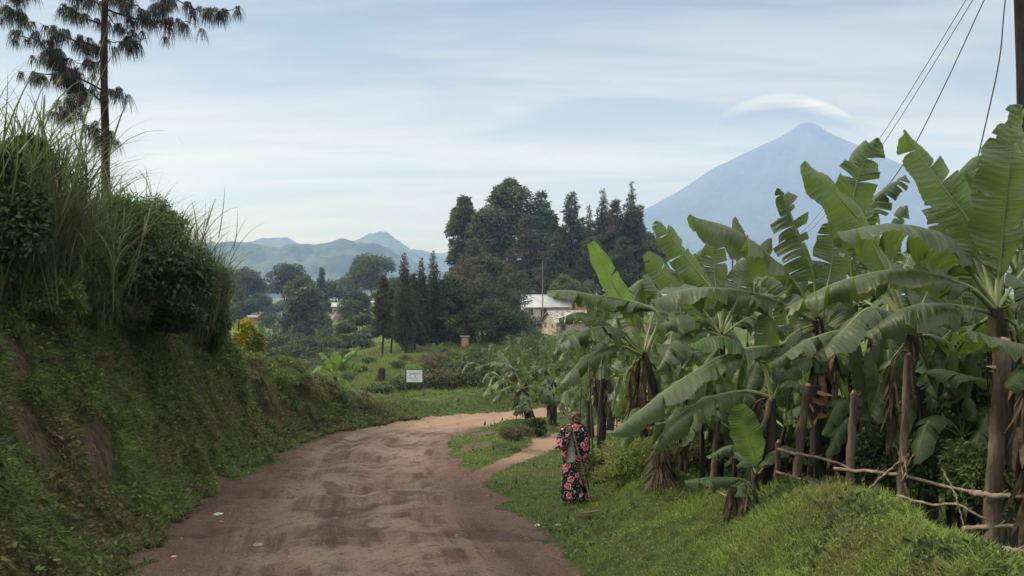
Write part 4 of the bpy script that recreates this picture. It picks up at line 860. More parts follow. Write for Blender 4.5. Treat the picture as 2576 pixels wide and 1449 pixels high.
def auto_plant(px, pc, d, label, n=9, LL=2.0, seed=0, fine=False, group=None, hw=.27, tear=.5, r=.09, dead=2, lift=1.0, thin=False):
    """banana plant with leaves fanning evenly round its crown"""
    rng = np.random.RandomState(seed * 17 + 5); c = P(px, pc, d); b = onground(px + 4, d)
    if c[2] < b[2] + .3: c[2] = b[2] + .3
    root = thing('banana_plant', b, label, 'banana plant', group); pseudostem(b, c, r, r * .6, root, seed, True)
    for i in range(n):
        a = i * 2.4 + rng.rand() * .5; q = i / n; h = np.array((math.cos(a), math.sin(a), 0)); ln = LL * (.75 + .4 * rng.rand()); rise = (1.15 - 1.1 * q) * lift
        pts = [c, c + h * ln * .22 + np.array((0, 0, ln * .34 * rise)), c + h * ln * .55 + np.array((0, 0, ln * .45 * rise)), c + h * ln * (.62 + .35 * q) + np.array((0, 0, ln * (.62 * rise - .28 - .35 * q)))]
        if q < .22: pts = [c, c + h * ln * .05 + np.array((0, 0, ln * .4)), c + h * ln * .12 + np.array((0, 0, ln * .75)), c + h * ln * .22 + np.array((0, 0, ln * .95))]
        banana_leaf(pts, hw * (.85 + .3 * rng.rand()), parent=root, seed=seed * 50 + i, m0='fresh' if rng.rand() < .3 else 'ban', tear=tear, fine=fine, dl=45 + 20 * rng.rand(), dr=45 + 20 * rng.rand(), up=(0, 0, 1) if q >= .22 else (h[1] * .5, -1, .2))
    for i in range(dead): dead_leaf(c, (c[2] - b[2]) * .5, root, seed * 3 + i)
    return root
for i, (px, pc, d, lab) in enumerate((
    (1508, 880, 17.5, 'banana plant standing farther back, just right of the person with stick'),
    (1720, 850, 16.5, 'banana plant hidden deep between the bright-leafed one and the fanning one'),
    (1905, 800, 15.5, 'banana plant deep in the thicket behind the pale arching leaf'),
    (2150, 760, 14.0, 'banana plant deep in the thicket behind the leaning one'),
    (2230, 800, 12.2, 'banana plant at the back between the leaning one and the ribbon-leafed one'),
    (2400, 720, 12.0, 'banana plant at the back beneath the big drooping leaf'),
    (2560, 700, 11.0, 'banana plant at the back by the utility pole'),
    (2440, 900, 10.0, 'short shaded banana plant behind the tall right-edge one'),
    (2060, 960, 12.0, 'short shaded banana plant behind the fence near the torn brown sheaths'),
    (1990, 900, 18.0, 'shaded banana plant far inside the thicket'),
    (1780, 980, 14.0, 'low banana plant in the shade below the fanning one'),
    (1580, 960, 20.0, 'thin banana plant beside the footpath bend'))):
    auto_plant(px, pc, d, lab, n=9, LL=2.0 if pc < 880 else 1.6, seed=20 + i, fine=d < 13)
for i, (px, pc, d) in enumerate(((1710, 1085, 11.9), (1765, 1060, 11.4), (1840, 1080, 11.2), (1975, 1075, 10.4), (2085, 1060, 10.3), (2190, 1050, 9.9), (2235, 1100, 9.6), (2350, 1060, 9.4), (2420, 1100, 9.0), (2560, 1080, 8.9), (1660, 1060, 13.5), (2140, 940, 11.5), (2390, 980, 10.4))):
    auto_plant(px, pc, d, 'low leafy banana sucker in the shade just behind the fence', n=7, LL=1.05, seed=120 + i, group='banana suckers behind the fence', hw=.17, tear=.3, r=.04, dead=0)
# mid distance clump by the bend
MB_ = dz(dl=62, dr=62, tear=1.1, fine=False)
plant((1314, 978), 26, 1338, 'shred-leaved banana clump at the bend where footpath and road meet', [
    ([(1312, 975), (1289, 925), (1245, 913), (1194, 924)], .30, MB_), ([(1312, 978), (1267, 955, -.5), (1240, 970, -.8), (1211, 996, -1)], .28, MB_),
    ([(1312, 978), (1285, 972, -.8), (1262, 985, -1.4), (1240, 1012, -1.6)], .28, MB_), ([(1314, 980), (1330, 972), (1365, 974), (1398, 992)], .30, MB_),
    ([(1314, 982), (1312, 1005, -.5), (1303, 1022, -.7), (1290, 1042, -.8)], .26, MB_), ([(1316, 980), (1350, 1000), (1380, 1000), (1410, 1010)], .28, MB_),
    ([(1314, 975), (1316, 950), (1312, 925), (1309, 905)], .22, dz(up=CAMUP, dl=20, dr=20, tear=.4, fine=False)),
    ([(1314, 975), (1335, 940), (1345, 925), (1358, 945)], .28, MB_), ([(1314, 975), (1295, 935), (1280, 915, .5), (1255, 880, .8)], .28, MB_),
    ([(1314, 984), (1325, 1010, -.6), (1330, 1035, -.9)], .24, MB_)], .18, .10, 41)
plant((1392, 962), 27, 1388, 'second banana clump at the bend, right beside the shred-leaved one', [
    ([(1392, 960), (1375, 930), (1355, 930), (1335, 955)], .3, MB_), ([(1392, 960), (1405, 925), (1425, 915), (1450, 925)], .3, MB_),
    ([(1392, 965), (1370, 975, -.5), (1350, 1000, -.8)], .28, MB_), ([(1392, 965), (1420, 975), (1440, 1000)], .28, MB_),
    ([(1392, 958), (1390, 920), (1380, 890), (1370, 870)], .24, MB_), ([(1392, 958), (1400, 920), (1415, 890), (1430, 880)], .26, MB_),
    ([(1392, 965), (1395, 990, -.8), (1390, 1020, -1)], .26, MB_)], .16, .10, 42)
MF_ = dz(dl=40, dr=45, tear=.8, fine=False, m0='young')
plant((843, 948), 36, 849, 'lone small banana plant on the grass beyond the road bank', [
    ([(843, 948), (822, 925), (800, 922), (780, 946)], .40, MF_), ([(843, 948), (862, 915), (885, 905), (912, 930)], .40, MF_),
    ([(843, 948), (834, 915), (822, 898), (806, 885)], .36, MF_), ([(843, 948), (852, 920), (868, 895), (892, 880)], .36, MF_),
    ([(843, 950), (820, 955), (796, 978)], .36, MF_), ([(843, 950), (866, 955), (892, 985)], .36, MF_), ([(843, 948), (846, 915), (843, 885)], .3, dz(up=CAMUP, dl=20, dr=20, tear=.4, fine=False, m0='young')),
    ([(843, 950), (855, 965), (868, 1000)], .3, MF_), ([(843, 950), (832, 968), (822, 998)], .3, MF_)], .12, .08, 43, skirt=False)
for i, (px, pc, d, LL) in enumerate(((1262, 955, 42, 1.8), (1440, 985, 30, 1.7), (1475, 965, 34, 1.9), (1375, 955, 42, 1.9), (1530, 955, 26, 1.9), (1225, 935, 52, 2.0), (1290, 925, 56, 2.0), (1350, 925, 62, 2.2), (1420, 940, 50, 2.0), (1590, 920, 32, 2.2), (1650, 980, 24, 1.8), (1100, 945, 60, 1.8), (1480, 1010, 24, 1.4), (1700, 960, 26, 2), (1320, 960, 38, 1.8), (1540, 900, 40, 2.2), (1510, 930, 48, 2.2))):
    auto_plant(px, pc, d, 'green banana plant of the plot stepping down behind the road bend', n=8, LL=LL, seed=60 + i, group='banana plants behind the road bend', tear=.9, dead=0, r=.14)
# tiny banana plants far down in the valley, copies of one
proto = auto_plant(690, 850, 150, 'tiny pale green banana plant in the valley plots', n=8, LL=3.0, seed=90, group='banana plants in the valley', tear=.8, dead=0, hw=.5, r=.2)
for (px, d) in ((655, 150), (640, 165), (668, 175), (705, 160), (720, 175), (650, 190), (672, 140), (735, 165), (630, 150), (690, 128), (660, 125), (840, 120), (800, 116), (700, 200), (850, 210), (820, 230)):
    dup(proto, onground(px, d), px * 1.3, .55 if d < 110 else .8)
# ------------------------------------------------------------------ vegetation of the left bank
def reeds():
    rng = np.random.RandomState(3); mb = MB()
    L_ = [(-40, 9.8, 60), (-15, 10.2, 110), (5, 10.5, 138), (30, 11, 170), (60, 11, 188), (95, 11.5, 250), (125, 12, 310), (20, 12, 220), (150, 12.6, 372), (185, 13, 385), (215, 13.5, 380), (250, 14, 405), (160, 14, 400),
          (290, 15, 410), (330, 15.5, 420), (365, 16, 426), (400, 16.5, 440), (430, 17, 450), (455, 17.5, 488), (475, 18, 530), (490, 18.5, 580), (500, 19, 630), (110, 13, 350), (70, 12.5, 290), (200, 15, 400), (150, 11.6, 500), (190, 12, 520), (120, 11.4, 520), (170, 12.2, 460),  (505, 19.4, 690), (270, 14.4, 410), (310, 15, 415), (345, 15.6, 422), (385, 16, 432), (415, 16.6, 448), (445, 17, 470), (465, 17.4, 500), (60, 10.6, 330), (20, 10.2, 300), (95, 11.2, 420)]
    up0 = np.array((0, 0, 1.))
    for (px, d, tp) in L_:
        b = onground(px, d); b[1] += 1.0; b[0] -= .35; b[2] = ground(b[0], b[1]); d = b[1]; H = CAMZ + (HY - tp) / FPX * d - b[2]
        H *= 1 - .16 * math.exp(-((px - 200) / 90) ** 2)
        if H < .4: continue
        nc = int(17 + H * 8); sp = .38
        base = b + np.stack([rng.normal(size=nc) * sp, rng.normal(size=nc) * sp, np.zeros(nc)], -1)
        a = rng.rand(nc) * 6.283; lean = np.stack([np.cos(a), np.sin(a), np.zeros(nc)], -1) * (.08 + .20 * rng.rand(nc))[:, None] + np.array((.07, -.03, 0))
        hh = H * (.28 + .42 * rng.rand(nc)); dirs = nrm(up0 + lean)
        blades(mb, rng, base, dirs, hh, .016, .10, 4, 0)
        nl = 6; ii = np.repeat(np.arange(nc), nl); fr = .12 + .88 * rng.rand(nc * nl)
        p = base[ii] + dirs[ii] * (hh[ii] * fr)[:, None]; aa = rng.rand(nc * nl) * 6.283
        hd = np.stack([np.cos(aa), np.sin(aa), np.zeros(nc * nl)], -1) + np.array((.35, -.2, 0))
        blades(mb, rng, p, nrm(dirs[ii] + hd * .18), H * (.24 + .26 * rng.rand(nc * nl)), 0.011 + .022 * rng.rand(nc * nl), .30 + .95 * rng.rand(nc * nl), 6, (rng.rand() > 1) * 1, hd)
        k = 5; p2 = base[rng.randint(0, nc, k)]; a3 = rng.rand(k) * 6.28   # dry hanging leaves
        h3 = np.stack([np.cos(a3), np.sin(a3), np.zeros(k)], -1) + np.array((.3, -.3, 0))
        blades(mb, rng, p2 + np.array((0, 0, .3)) * H * rng.rand(k, 1), nrm(up0 + h3 * .4), H * .4, .022, 1.1, 6, 1, h3)
    tag(mb.build('tall_grass', [MT['reed'], MT['straw']]), 'tall arching reed grass along the top of the left bank', 'tall grass', kind='stuff')
reeds()
MT['deadgrass'] = foliage('dead leaves', (.075, .050, .034), (.17, .12, .08), (.06, .045, .03), .15, .8, 2)
def bshrub(px, py, d, w, h, matk, n, leaf, label, seed, asp=.45, droop=.2, lumps=22):
    c = P(px, py, d); W = w / FPX * d; H = h / FPX * d; g_ = ground(c[0], c[1])
    return shrub('shrub', c, (W / 2, W / 2 * .9, H / 2), matk, n, leaf, label, 'shrub', None, seed, asp, lumps, base=(c[0], c[1], min(g_, c[2] - H * .3)), droop=droop)
bshrub(325, 610, 14.3, 220, 270, 'shrub2', 20000, .075, 'tall ferny green bush below the pine on the bank top', 1, .3)
bshrub(428, 640, 16.4, 130, 210, 'shrub2', 11000, .075, 'slim leafy bush on the bank top just right of the ferny one', 2, .4)
bshrub(400, 690, 14.4, 270, 170, 'shrub', 18000, .095, 'dark broad-leaved bush overhanging the bare hollow in the bank', 3, .55, .6)
bshrub(245, 690, 13.4, 190, 150, 'shrub', 11000, .085, 'dark low bush at the foot of the tall reeds', 4, .5, .5)
bshrub(15, 560, 10.2, 170, 360, 'shrub', 18000, .07, 'black green bush at the left edge of the photo', 5, .5, .5)
bshrub(70, 420, 11.6, 130, 170, 'shrub', 8000, .07, 'dark bush buried in reeds at the upper left', 6, .5, .3)
bshrub(498, 720, 18.0, 110, 200, 'shrub2', 10000, .08, 'feathery green bush where the bank top drops', 7, .25, .8)
bshrub(515, 775, 18.6, 100, 130, 'shrub2', 7500, .08, 'trailing green bush hanging over the far shoulder of the bank', 8, .25, .9)
bshrub(150, 640, 12.6, 170, 120, 'dry', 8000, .085, 'straw coloured scrub at the lip of the near bank', 9, .2, .9)
for i, (px, py, d, w, h, k_) in enumerate(((552, 820, 19.2, 60, 180, 'shrub2'), (545, 730, 18.9, 90, 150, 'reed'), (700, 950, 23.8, 110, 50, 'bankgrass'), (745, 962, 25.0, 60, 40, 'dry'))):
    bshrub(px, py, d, w, h, k_, 6000, .07, ('fresh green growth spilling down the shoulder of the bank', 'pale feathery grass hanging at the corner of the bank top', 'green weeds capping the low far bank', 'straw weeds at the end of the low far bank')[i], 300 + i, .25, .9)
bshrub(110, 760, 11.2, 200, 130, 'bankgrass', 12000, .06, 'weedy green tuft hanging on the near bank under the reeds', 30, .4, .7)
bshrub(450, 800, 15.6, 130, 90, 'shrub', 7000, .07, 'dark leaves trailing into the hollow of the bank', 31, .5, .8)
bshrub(540, 850, 19.4, 80, 130, 'shrub2', 8000, .07, 'grassy bush on the steep shoulder before the golden shrub', 32, .25, .9)
bshrub(1590, 1168, 12.6, 200, 130, 'grass', 24000, .045, 'rounded grassy bush right of the person with stick', 10, .3, .3)
bshrub(1505, 1185, 13.0, 90, 70, 'bankgrass', 8000, .05, 'low dark weed clump by the skirt of the person', 11, .3, .3)
bshrub(1300, 1092, 20.8, 90, 40, 'rust', 5000, .05, 'dark weedy tuft beside the prop stick at the path corner', 12, .4)
bshrub(1345, 1076, 24.0, 60, 44, 'mid', 3500, .09, 'leafy green weeds at the feet of the banana clump at the bend', 13, .5)
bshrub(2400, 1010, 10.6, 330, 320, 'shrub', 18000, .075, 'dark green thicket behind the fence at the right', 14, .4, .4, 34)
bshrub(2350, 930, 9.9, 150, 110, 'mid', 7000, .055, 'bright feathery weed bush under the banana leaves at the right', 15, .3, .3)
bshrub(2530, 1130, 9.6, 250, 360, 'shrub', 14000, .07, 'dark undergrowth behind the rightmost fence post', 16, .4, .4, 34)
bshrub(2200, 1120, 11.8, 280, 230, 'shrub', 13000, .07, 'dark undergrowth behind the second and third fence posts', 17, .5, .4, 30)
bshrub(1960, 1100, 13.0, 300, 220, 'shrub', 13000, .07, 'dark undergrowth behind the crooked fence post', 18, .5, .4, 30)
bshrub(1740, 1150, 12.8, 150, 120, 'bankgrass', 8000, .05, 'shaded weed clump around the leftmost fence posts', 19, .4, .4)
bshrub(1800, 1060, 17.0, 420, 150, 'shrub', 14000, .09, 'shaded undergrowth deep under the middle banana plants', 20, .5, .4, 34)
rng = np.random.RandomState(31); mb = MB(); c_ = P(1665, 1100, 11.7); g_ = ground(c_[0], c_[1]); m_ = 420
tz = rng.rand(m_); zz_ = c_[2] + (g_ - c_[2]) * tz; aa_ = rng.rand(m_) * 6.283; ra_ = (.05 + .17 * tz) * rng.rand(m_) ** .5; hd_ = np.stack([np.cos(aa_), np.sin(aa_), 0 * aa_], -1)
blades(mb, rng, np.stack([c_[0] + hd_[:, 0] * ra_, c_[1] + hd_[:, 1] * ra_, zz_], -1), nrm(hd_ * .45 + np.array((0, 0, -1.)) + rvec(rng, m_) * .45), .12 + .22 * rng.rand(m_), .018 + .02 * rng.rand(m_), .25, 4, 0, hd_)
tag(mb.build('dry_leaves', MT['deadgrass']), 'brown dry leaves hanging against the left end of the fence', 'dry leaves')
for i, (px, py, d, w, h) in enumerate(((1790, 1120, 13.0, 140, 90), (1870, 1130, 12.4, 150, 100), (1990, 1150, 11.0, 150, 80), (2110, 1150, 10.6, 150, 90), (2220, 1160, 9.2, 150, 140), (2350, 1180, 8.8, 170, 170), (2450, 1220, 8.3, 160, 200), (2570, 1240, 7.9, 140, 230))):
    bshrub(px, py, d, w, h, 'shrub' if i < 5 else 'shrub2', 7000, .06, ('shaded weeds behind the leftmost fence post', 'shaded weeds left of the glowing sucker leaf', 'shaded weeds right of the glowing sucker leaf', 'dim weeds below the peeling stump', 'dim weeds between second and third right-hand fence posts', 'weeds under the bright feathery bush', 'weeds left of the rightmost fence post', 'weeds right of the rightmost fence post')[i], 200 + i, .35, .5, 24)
# ------------------------------------------------------------------ grass
def grass():
    rng = np.random.RandomState(11)
    def sample(n, dmin, dmax, p_=1.0):
        u = rng.rand(n); d = 1 / (1 / dmin + u * (1 / dmax - 1 / dmin)); th = (rng.rand(n) - .5) * 1.36 + 0.0
        return d * np.tan(th * .5) * 1.02 * 1.0 * 1.0 if False else d * np.tan((rng.rand(n) * 2 - 1) * .60), d
    def dirtv(x, y):
        z = terr(x, y); r_, p_, b_ = dirtmask(x, y, z)
        return z, np.maximum(np.maximum(r_, p_), b_)
    # verge, path edges, mounds
    g = MB()
    x, y = sample(430000, 5.0, 46, 1)
    z, dm = dirtv(x, y); sc_ = scar(x, y, z)
    onbank = (x < toe(y) + .1) & (y < 30)
    ok = (dm + .25 * fbm(x * 3, y * 3, 2) < .38) & ~onbank & (rng.rand(len(x)) < .75 + .4 * fbm(x * 1.5, y * 1.5, 3))
    x, y, z = x[ok], y[ok], z[ok]; nn = tnormal(x, y)
    lush = sstep(-.25, .35, fbm(x * .9 + 4, y * .9, 3)); ridge = ((x > 2.0) & (y < 11)) * 1.0
    sz = np.maximum(1, y / 13)
    clump = sstep(.05, .45, fbm(x * 4.5 + 2, y * 4.5, 2))
    ln = (.032 + .05 * lush + .045 * ridge + .085 * clump) * (.6 + .8 * rng.rand(len(x))) * (1 + .12 * (sz - 1) * 4)
    up_ = nrm(nn * .5 + np.array((0, 0, .6)) + rvec(rng, len(x)) * .45)
    P0 = np.stack([x, y, z - .01], -1)
    m_ = rng.rand(len(x)) < .72
    blades(g, rng, P0[m_], up_[m_], ln[m_], .007 * sz[m_], .45 + .5 * rng.rand(m_.sum()), 2, 0)
    h_ = ~m_; q = P0[h_] + np.array((0, 0, .5)) * ln[h_][:, None] * rng.rand(h_.sum(), 1)
    ax = nrm(rvec(rng, h_.sum()) + np.array((0, 0, .4))); sd_ = nrm(np.cross(ax, rvec(rng, h_.sum()))); s_ = (.022 + .022 * rng.rand(h_.sum())) * sz[h_]
    V, F = leafs(q, ax, sd_, s_, s_ * .55); g.add(V, F, 0)
    kw = rng.choice(len(x), 16000, False); kw = kw[fbm(x[kw] * 1.1 + 8, y[kw] * 1.1, 3) > .12]; aw = nrm(rvec(rng, len(kw)) + np.array((0, 0, .9))); sw = nrm(np.cross(aw, rvec(rng, len(kw)))); ss = (.05 + .05 * rng.rand(len(kw))) * sz[kw]
    V, F = leafs(P0[kw] + np.array((0, 0, .03)), aw, sw, ss, ss * .5); g.add(V, F, 2)
    # broken earth along the road: loose crumbs
    cb = MB(); m = 15000; yc = 1 / (1 / 5.5 + rng.rand(m) * (1 / 30 - 1 / 5.5)); xc = yc * np.tan((rng.rand(m) * 2 - 1) * .5); rdc = pdist(xc, yc, ROADC, ROADW)
    kk = (rdc < .5) & (rng.rand(m) < np.clip(.18 + .9 * sstep(-1.1, .0, rdc) + .8 * fbm(xc * 1.2, yc * .8, 3), 0, 1)); xc, yc = xc[kk], yc[kk]; m = len(xc); zc_ = terr(xc, yc)
    r_ = (.005 + .017 * rng.rand(m) ** 3) * np.maximum(1, yc / 12); o_ = np.stack([xc, yc, zc_], -1)
    tv = nrm(rng.normal(size=(m, 5, 3))); base_ = np.array([(1, 0, -.2), (-.5, .87, -.2), (-.5, -.87, -.2), (0, 0, .9), (0, 0, -.6)])
    vv = o_[:, None] + (base_[None] + .35 * tv) * r_[:, None, None]; ff = np.array([(0, 1, 3), (1, 2, 3), (2, 0, 3), (1, 0, 4), (2, 1, 4), (0, 2, 4)])
    cb.add(vv.reshape(-1, 3), (ff[None] + 5 * np.arange(m)[:, None, None]).reshape(-1, 3), 0)
    tag(cb.build('gravel', MT['crumb']), 'loose crumbs of earth and grit on the dirt road', 'gravel', kind='stuff')
    # scattered pale stalks
    k = rng.choice(len(x), 2600, False); blades(g, rng, P0[k], nrm(np.array((0, 0, 1.)) + rvec(rng, len(k)) * .5), .09 + .12 * rng.rand(len(k)), .005 * sz[k], .5, 3, 1)
    tag(g.build('grass', [MT['grass'], MT['straw'], MT['mid']]), 'short green grass of the verges and mounds', 'grass', kind='stuff')
    # bank face
    b = MB(); n = 420000
    y = 1 / (1 / 6.0 + rng.rand(n) * (1 / 31 - 1 / 6.0)); Hh = np.interp(y, [0, 18, 22, 30], [2.6, 2.4, 1.7, 1.8])
    x = toe(y) + .35 - rng.rand(n) * Hh * 1.25
    z, dm = dirtv(x, y); sc_ = scar(x, y, z)
    keep = (dm < .4) & (sc_ + .55 * fbm(x * 3.1, (y + z) * 3.1, 3) < .40) & (rng.rand(n) < .80 + .5 * fbm(x * 1.2, z * 1.3 + y, 3))
    x, y, z = x[keep], y[keep], z[keep]; nn = tnormal(x, y); steep = 1 - nn[:, 2]
    P0 = np.stack([x, y, z], -1); n = len(x); sz = np.maximum(1, y / 12)
    kind = rng.rand(n) + .35 * fbm(y * 1.1, z * 1.4, 3)
    A = kind < .50
    up_ = nrm(nn * .8 + np.array((0.1, 0, .35)) + rvec(rng, n) * .5)
    blades(b, rng, P0[A], up_[A], (.09 + .13 * rng.rand(A.sum())) * sz[A] ** .5, .0095 * sz[A], .7 + .5 * rng.rand(A.sum()), 2, 0)
    B = (kind >= .50) & (kind < .86); m = B.sum()
    ax = nrm(nn[B] * .5 + rvec(rng, m)); sd_ = nrm(np.cross(ax, nn[B] + rvec(rng, m) * .6)); s_ = (.028 + .032 * rng.rand(m)) * sz[B] ** .8
    s_ = s_ * 1.25; V, F = leafs(P0[B] + nn[B] * (.07 * rng.rand(m))[:, None], ax, sd_, s_, s_ * .6); pz = fbm(y[B] * 1.6 + .25 * z[B], z[B] * .35, 3) + .5 * (rng.rand(m) - .5); b.add(V, F, np.where(pz > .18, 1, 0))
    C = (kind >= .86); m = C.sum(); dn = nrm(nn[C] * .55 + np.array((.05, -.1, -.8)) + rvec(rng, m) * .25)
    blades(b, rng, P0[C] + nn[C] * .02, dn, (.10 + .16 * rng.rand(m)) * sz[C] ** .5, .008 * sz[C], .1, 2, 1)
    # taller weed tufts standing out of the face
    m = 1500; y0_ = 1 / (1 / 6.5 + rng.rand(m) * (1 / 29 - 1 / 6.5)); Hh = np.interp(y0_, [0, 18, 21, 30], [2.5, 2.2, 1.2, 1.2]); x0_ = toe(y0_) + .3 - rng.rand(m) * Hh * 1.15
    z0_ = terr(x0_, y0_); kk = (dirtv(x0_, y0_)[1] < .4) & (scar(x0_, y0_, z0_) < .45); x0_, y0_, z0_ = x0_[kk], y0_[kk], z0_[kk]; n0_ = tnormal(x0_, y0_); m = len(x0_); q_ = 30
    rep = np.repeat(np.arange(m), q_); big = (.07 + .13 * rng.rand(m)) * np.maximum(1, y0_ / 14) ** .5; ctr = np.stack([x0_, y0_, z0_], -1) + n0_ * (big * .5)[:, None]
    pp = ctr[rep] + rvec(rng, m * q_) * (big[rep] * (.4 + .6 * rng.rand(m * q_)))[:, None]; ax = nrm(n0_[rep] * .7 + rvec(rng, m * q_) + np.array((0, 0, -.3))); sd_ = nrm(np.cross(ax, rvec(rng, m * q_))); s_ = (.045 + .05 * rng.rand(m * q_)) * np.maximum(1, y0_[rep] / 14) ** .6
    V, F = leafs(pp, ax, sd_, s_, s_ * .5); mm = (rng.rand(m) < .35); tone = rng.rand(m); b.add(V, F, np.where(tone[rep] < .25, 1, np.where(tone[rep] < .5, 2, 0)))
    tf = rng.rand(m) < .6; r2 = np.repeat(np.nonzero(tf)[0], 26); hd_ = rvec(rng, len(r2)); blades(b, rng, ctr[r2] - n0_[r2] * .05 + rvec(rng, len(r2)) * .03, nrm(n0_[r2] * .8 + np.array((0, 0, .45)) + rvec(rng, len(r2)) * .4), (.16 + .22 * rng.rand(len(r2))) * np.maximum(1, y0_[r2] / 14) ** .5, .011 * np.maximum(1, y0_[r2] / 14) ** .5, .7 + .5 * rng.rand(len(r2)), 4, 0, np.array((.5, -.2, -.6)) + hd_ * .5)
    # hanging dry grass over the steep lower faces
    m = 26000; y = 17 + 10 * rng.rand(m); u = rng.rand(m); x = toe(y) - .1 - u * 1.2; z = terr(x, y); nn2 = tnormal(x, y)
    kk = fbm(y * 1.3, y * 0 + 2, 2) + .35 * (rng.rand(m) - .5) > -.05; x, y, z, nn2 = x[kk], y[kk], z[kk], nn2[kk]; m = len(x)
    blades(b, rng, np.stack([x, y, z], -1) + nn2 * .04, nrm(nn2 * .35 + np.array((0, -.05, -1.)) + rvec(rng, m) * .18), .25 + .35 * rng.rand(m), .014, .08, 3, 1)
    # tufts along the scars too
    m = 9000; j = rng.randint(0, len(SCARS), m); S_ = np.array(SCARS); y = S_[j, 1] + rng.normal(size=m) * S_[j, 3]; x = S_[j, 0] + rng.normal(size=m) * .35; z = terr(x, y)
    kk = x < toe(y); x, y, z = x[kk], y[kk], z[kk]; nn3 = tnormal(x, y)
    blades(b, rng, np.stack([x, y, z], -1), nrm(nn3 * .5 + np.array((0, -.05, -.9)) + rvec(rng, len(x)) * .3), .12 + .2 * rng.rand(len(x)), .008, .1, 3, 1)
    tag(b.build('bank_plants', [MT['bankgrass'], MT['dry'], MT['shrub2']]), 'low herbs and hanging grass covering the cut bank', 'ground cover', kind='stuff')
    # longer grass on the slope beyond
    f = MB(); n = 130000; y = 38 / (1 - rng.rand(n) * (1 - 38 / 110)); x = y * (-.42 + .50 * rng.rand(n)); z = terr(x, y)
    ln = (.14 + .20 * rng.rand(n)) * (1 + 1.6 * sstep(.05, .4, fbm(x * .5, y * .5, 3))); blades(f, rng, np.stack([x, y, z - .02], -1), nrm(np.array((0, 0, 1.)) + rvec(rng, n) * .5), ln * (y / 50) ** .5, .03 * (y / 50), .6, 2, 0)
    tag(f.build('grass', [MT['slopegrass']]), 'rough grass of the sunlit slope beyond the road', 'grass', kind='stuff')
MT['slopegrass'] = foliage('slope grass', (.10, .15, .032), (.19, .24, .055), (.13, .135, .045), .35, .6, .12, .2)
MT['crumb'] = foliage('earth crumbs', (.055, .036, .030), (.27, .20, .165), (.12, .08, .065), 0.0, .95, 1.5, .1)
grass()
# ------------------------------------------------------------------ weeping pine
def pine():
    rng = np.random.RandomState(8); D = 24.0; b = onground(268, D)
    root = thing('pine_tree', b, 'tall pine with drooping needle tufts rising out of the left bank', 'tree')
    mb = MB(); tp = [(268, 620, 0), (266, 427, 0), (264, 291, 0), (262, 194, 0), (262, 97, 0), (264, 0, 0), (268, -180, 0), (270, -420, 0)]
    c = curve([b - np.array((0, 0, .3))] + [P(q[0], q[1], D) for q in tp], 40); mb.tube(c, np.linspace(.15, .06, 40), 10, 0, True, .14, rng); mb.build('trunk', MT['bark'], root)
    B = [[(271, 24), (315, 41), (364, 51), (422, 58), (472, 53)], [(268, 104), (315, 107), (340, 104), (370, 97)], [(268, -130), (350, -60), (446, 0), (485, 19), (514, 27), (543, 29), (590, 24)], [(268, 236), (280, 232), (292, 232)],
         [(258, 121), (194, 104), (160, 92), (126, 73), (105, 62)], [(258, 228), (218, 204), (184, 189), (145, 155), (97, 102), (48, 39), (5, 12)], [(258, 258), (228, 233), (194, 209), (160, 175), (128, 144)],
         [(194, 209), (165, 194), (120, 186), (80, 184)], [(210, 213), (200, 240), (180, 280), (145, 293)], [(258, 336), (240, 325), (228, 305)], [(260, 15), (235, 0), (200, -20), (160, -30)], [(262, 60), (225, 50), (190, 30), (150, 10)],
         [(264, 10), (290, -10), (320, -20)], [(262, -60), (180, -90), (80, -60), (20, 10)], [(262, 150), (230, 165), (200, 160), (180, 150)], [(266, 345), (275, 340)], [(265, 30), (300, 75), (330, 88)], [(262, -20), (330, 10), (380, 30), (400, 15)], [(97, 102), (70, 95), (40, 90), (30, 98)],
         [(264, 130), (238, 118), (228, 98)], [(200, 240), (170, 252), (150, 262)], [(145, 155), (120, 130), (100, 140)]]
    for bi, pts in enumerate(B):
        near = (rng.rand() - .5) * 2.4; n = len(pts)
        ctrl = [P(p[0], p[1], D + near * i / (n - 1)) for i, p in enumerate(pts)]; m = 12
        cv = curve(ctrl, m) + np.concatenate([[[0, 0, 0]], rng.normal(size=(m - 1, 3)) * .015]); Lb = np.sum(np.linalg.norm(np.diff(cv, axis=0), axis=1))
        lm = MB(); lm.tube(cv, np.linspace(.032 if Lb > 1.5 else .018, .008, m), 6)
        nt_ = max(4, int(Lb * 9)); fr = np.clip(.22 + .80 * rng.rand(nt_), 0, 1); idx = fr * (m - 1); i0 = np.minimum(idx.astype(int), m - 2); bp = cv[i0] + (cv[i0 + 1] - cv[i0]) * (idx - i0)[:, None]
        fm = MB()
        for q in bp:
            tw = q + np.array((rng.normal() * .16, rng.normal() * .16, rng.normal() * .10 + .02)); lm.tube([q, (q + tw) / 2 + np.array((0, 0, .03)), tw], [.007, .006, .005], 4)
            k = 40; a = rng.rand(k) * 6.283; hd = np.stack([np.cos(a), np.sin(a), np.zeros(k)], -1)
            s0 = tw + rvec(rng, k) * np.array((.07, .07, .03)); Ln = .30 + .18 * rng.rand()
            blades(fm, rng, s0, nrm(hd * .34 + np.array((0, 0, -.30))), Ln * (.75 + .4 * rng.rand(k)), .017, .85, 4, 0, hd * .12 + np.array((0, 0, -1.)))
        br = lm.build('branch', MT['bark'], root)
        o = fm.build('needles', MT['pine']); o.parent = br; o.location = (0, 0, 0)
pine()
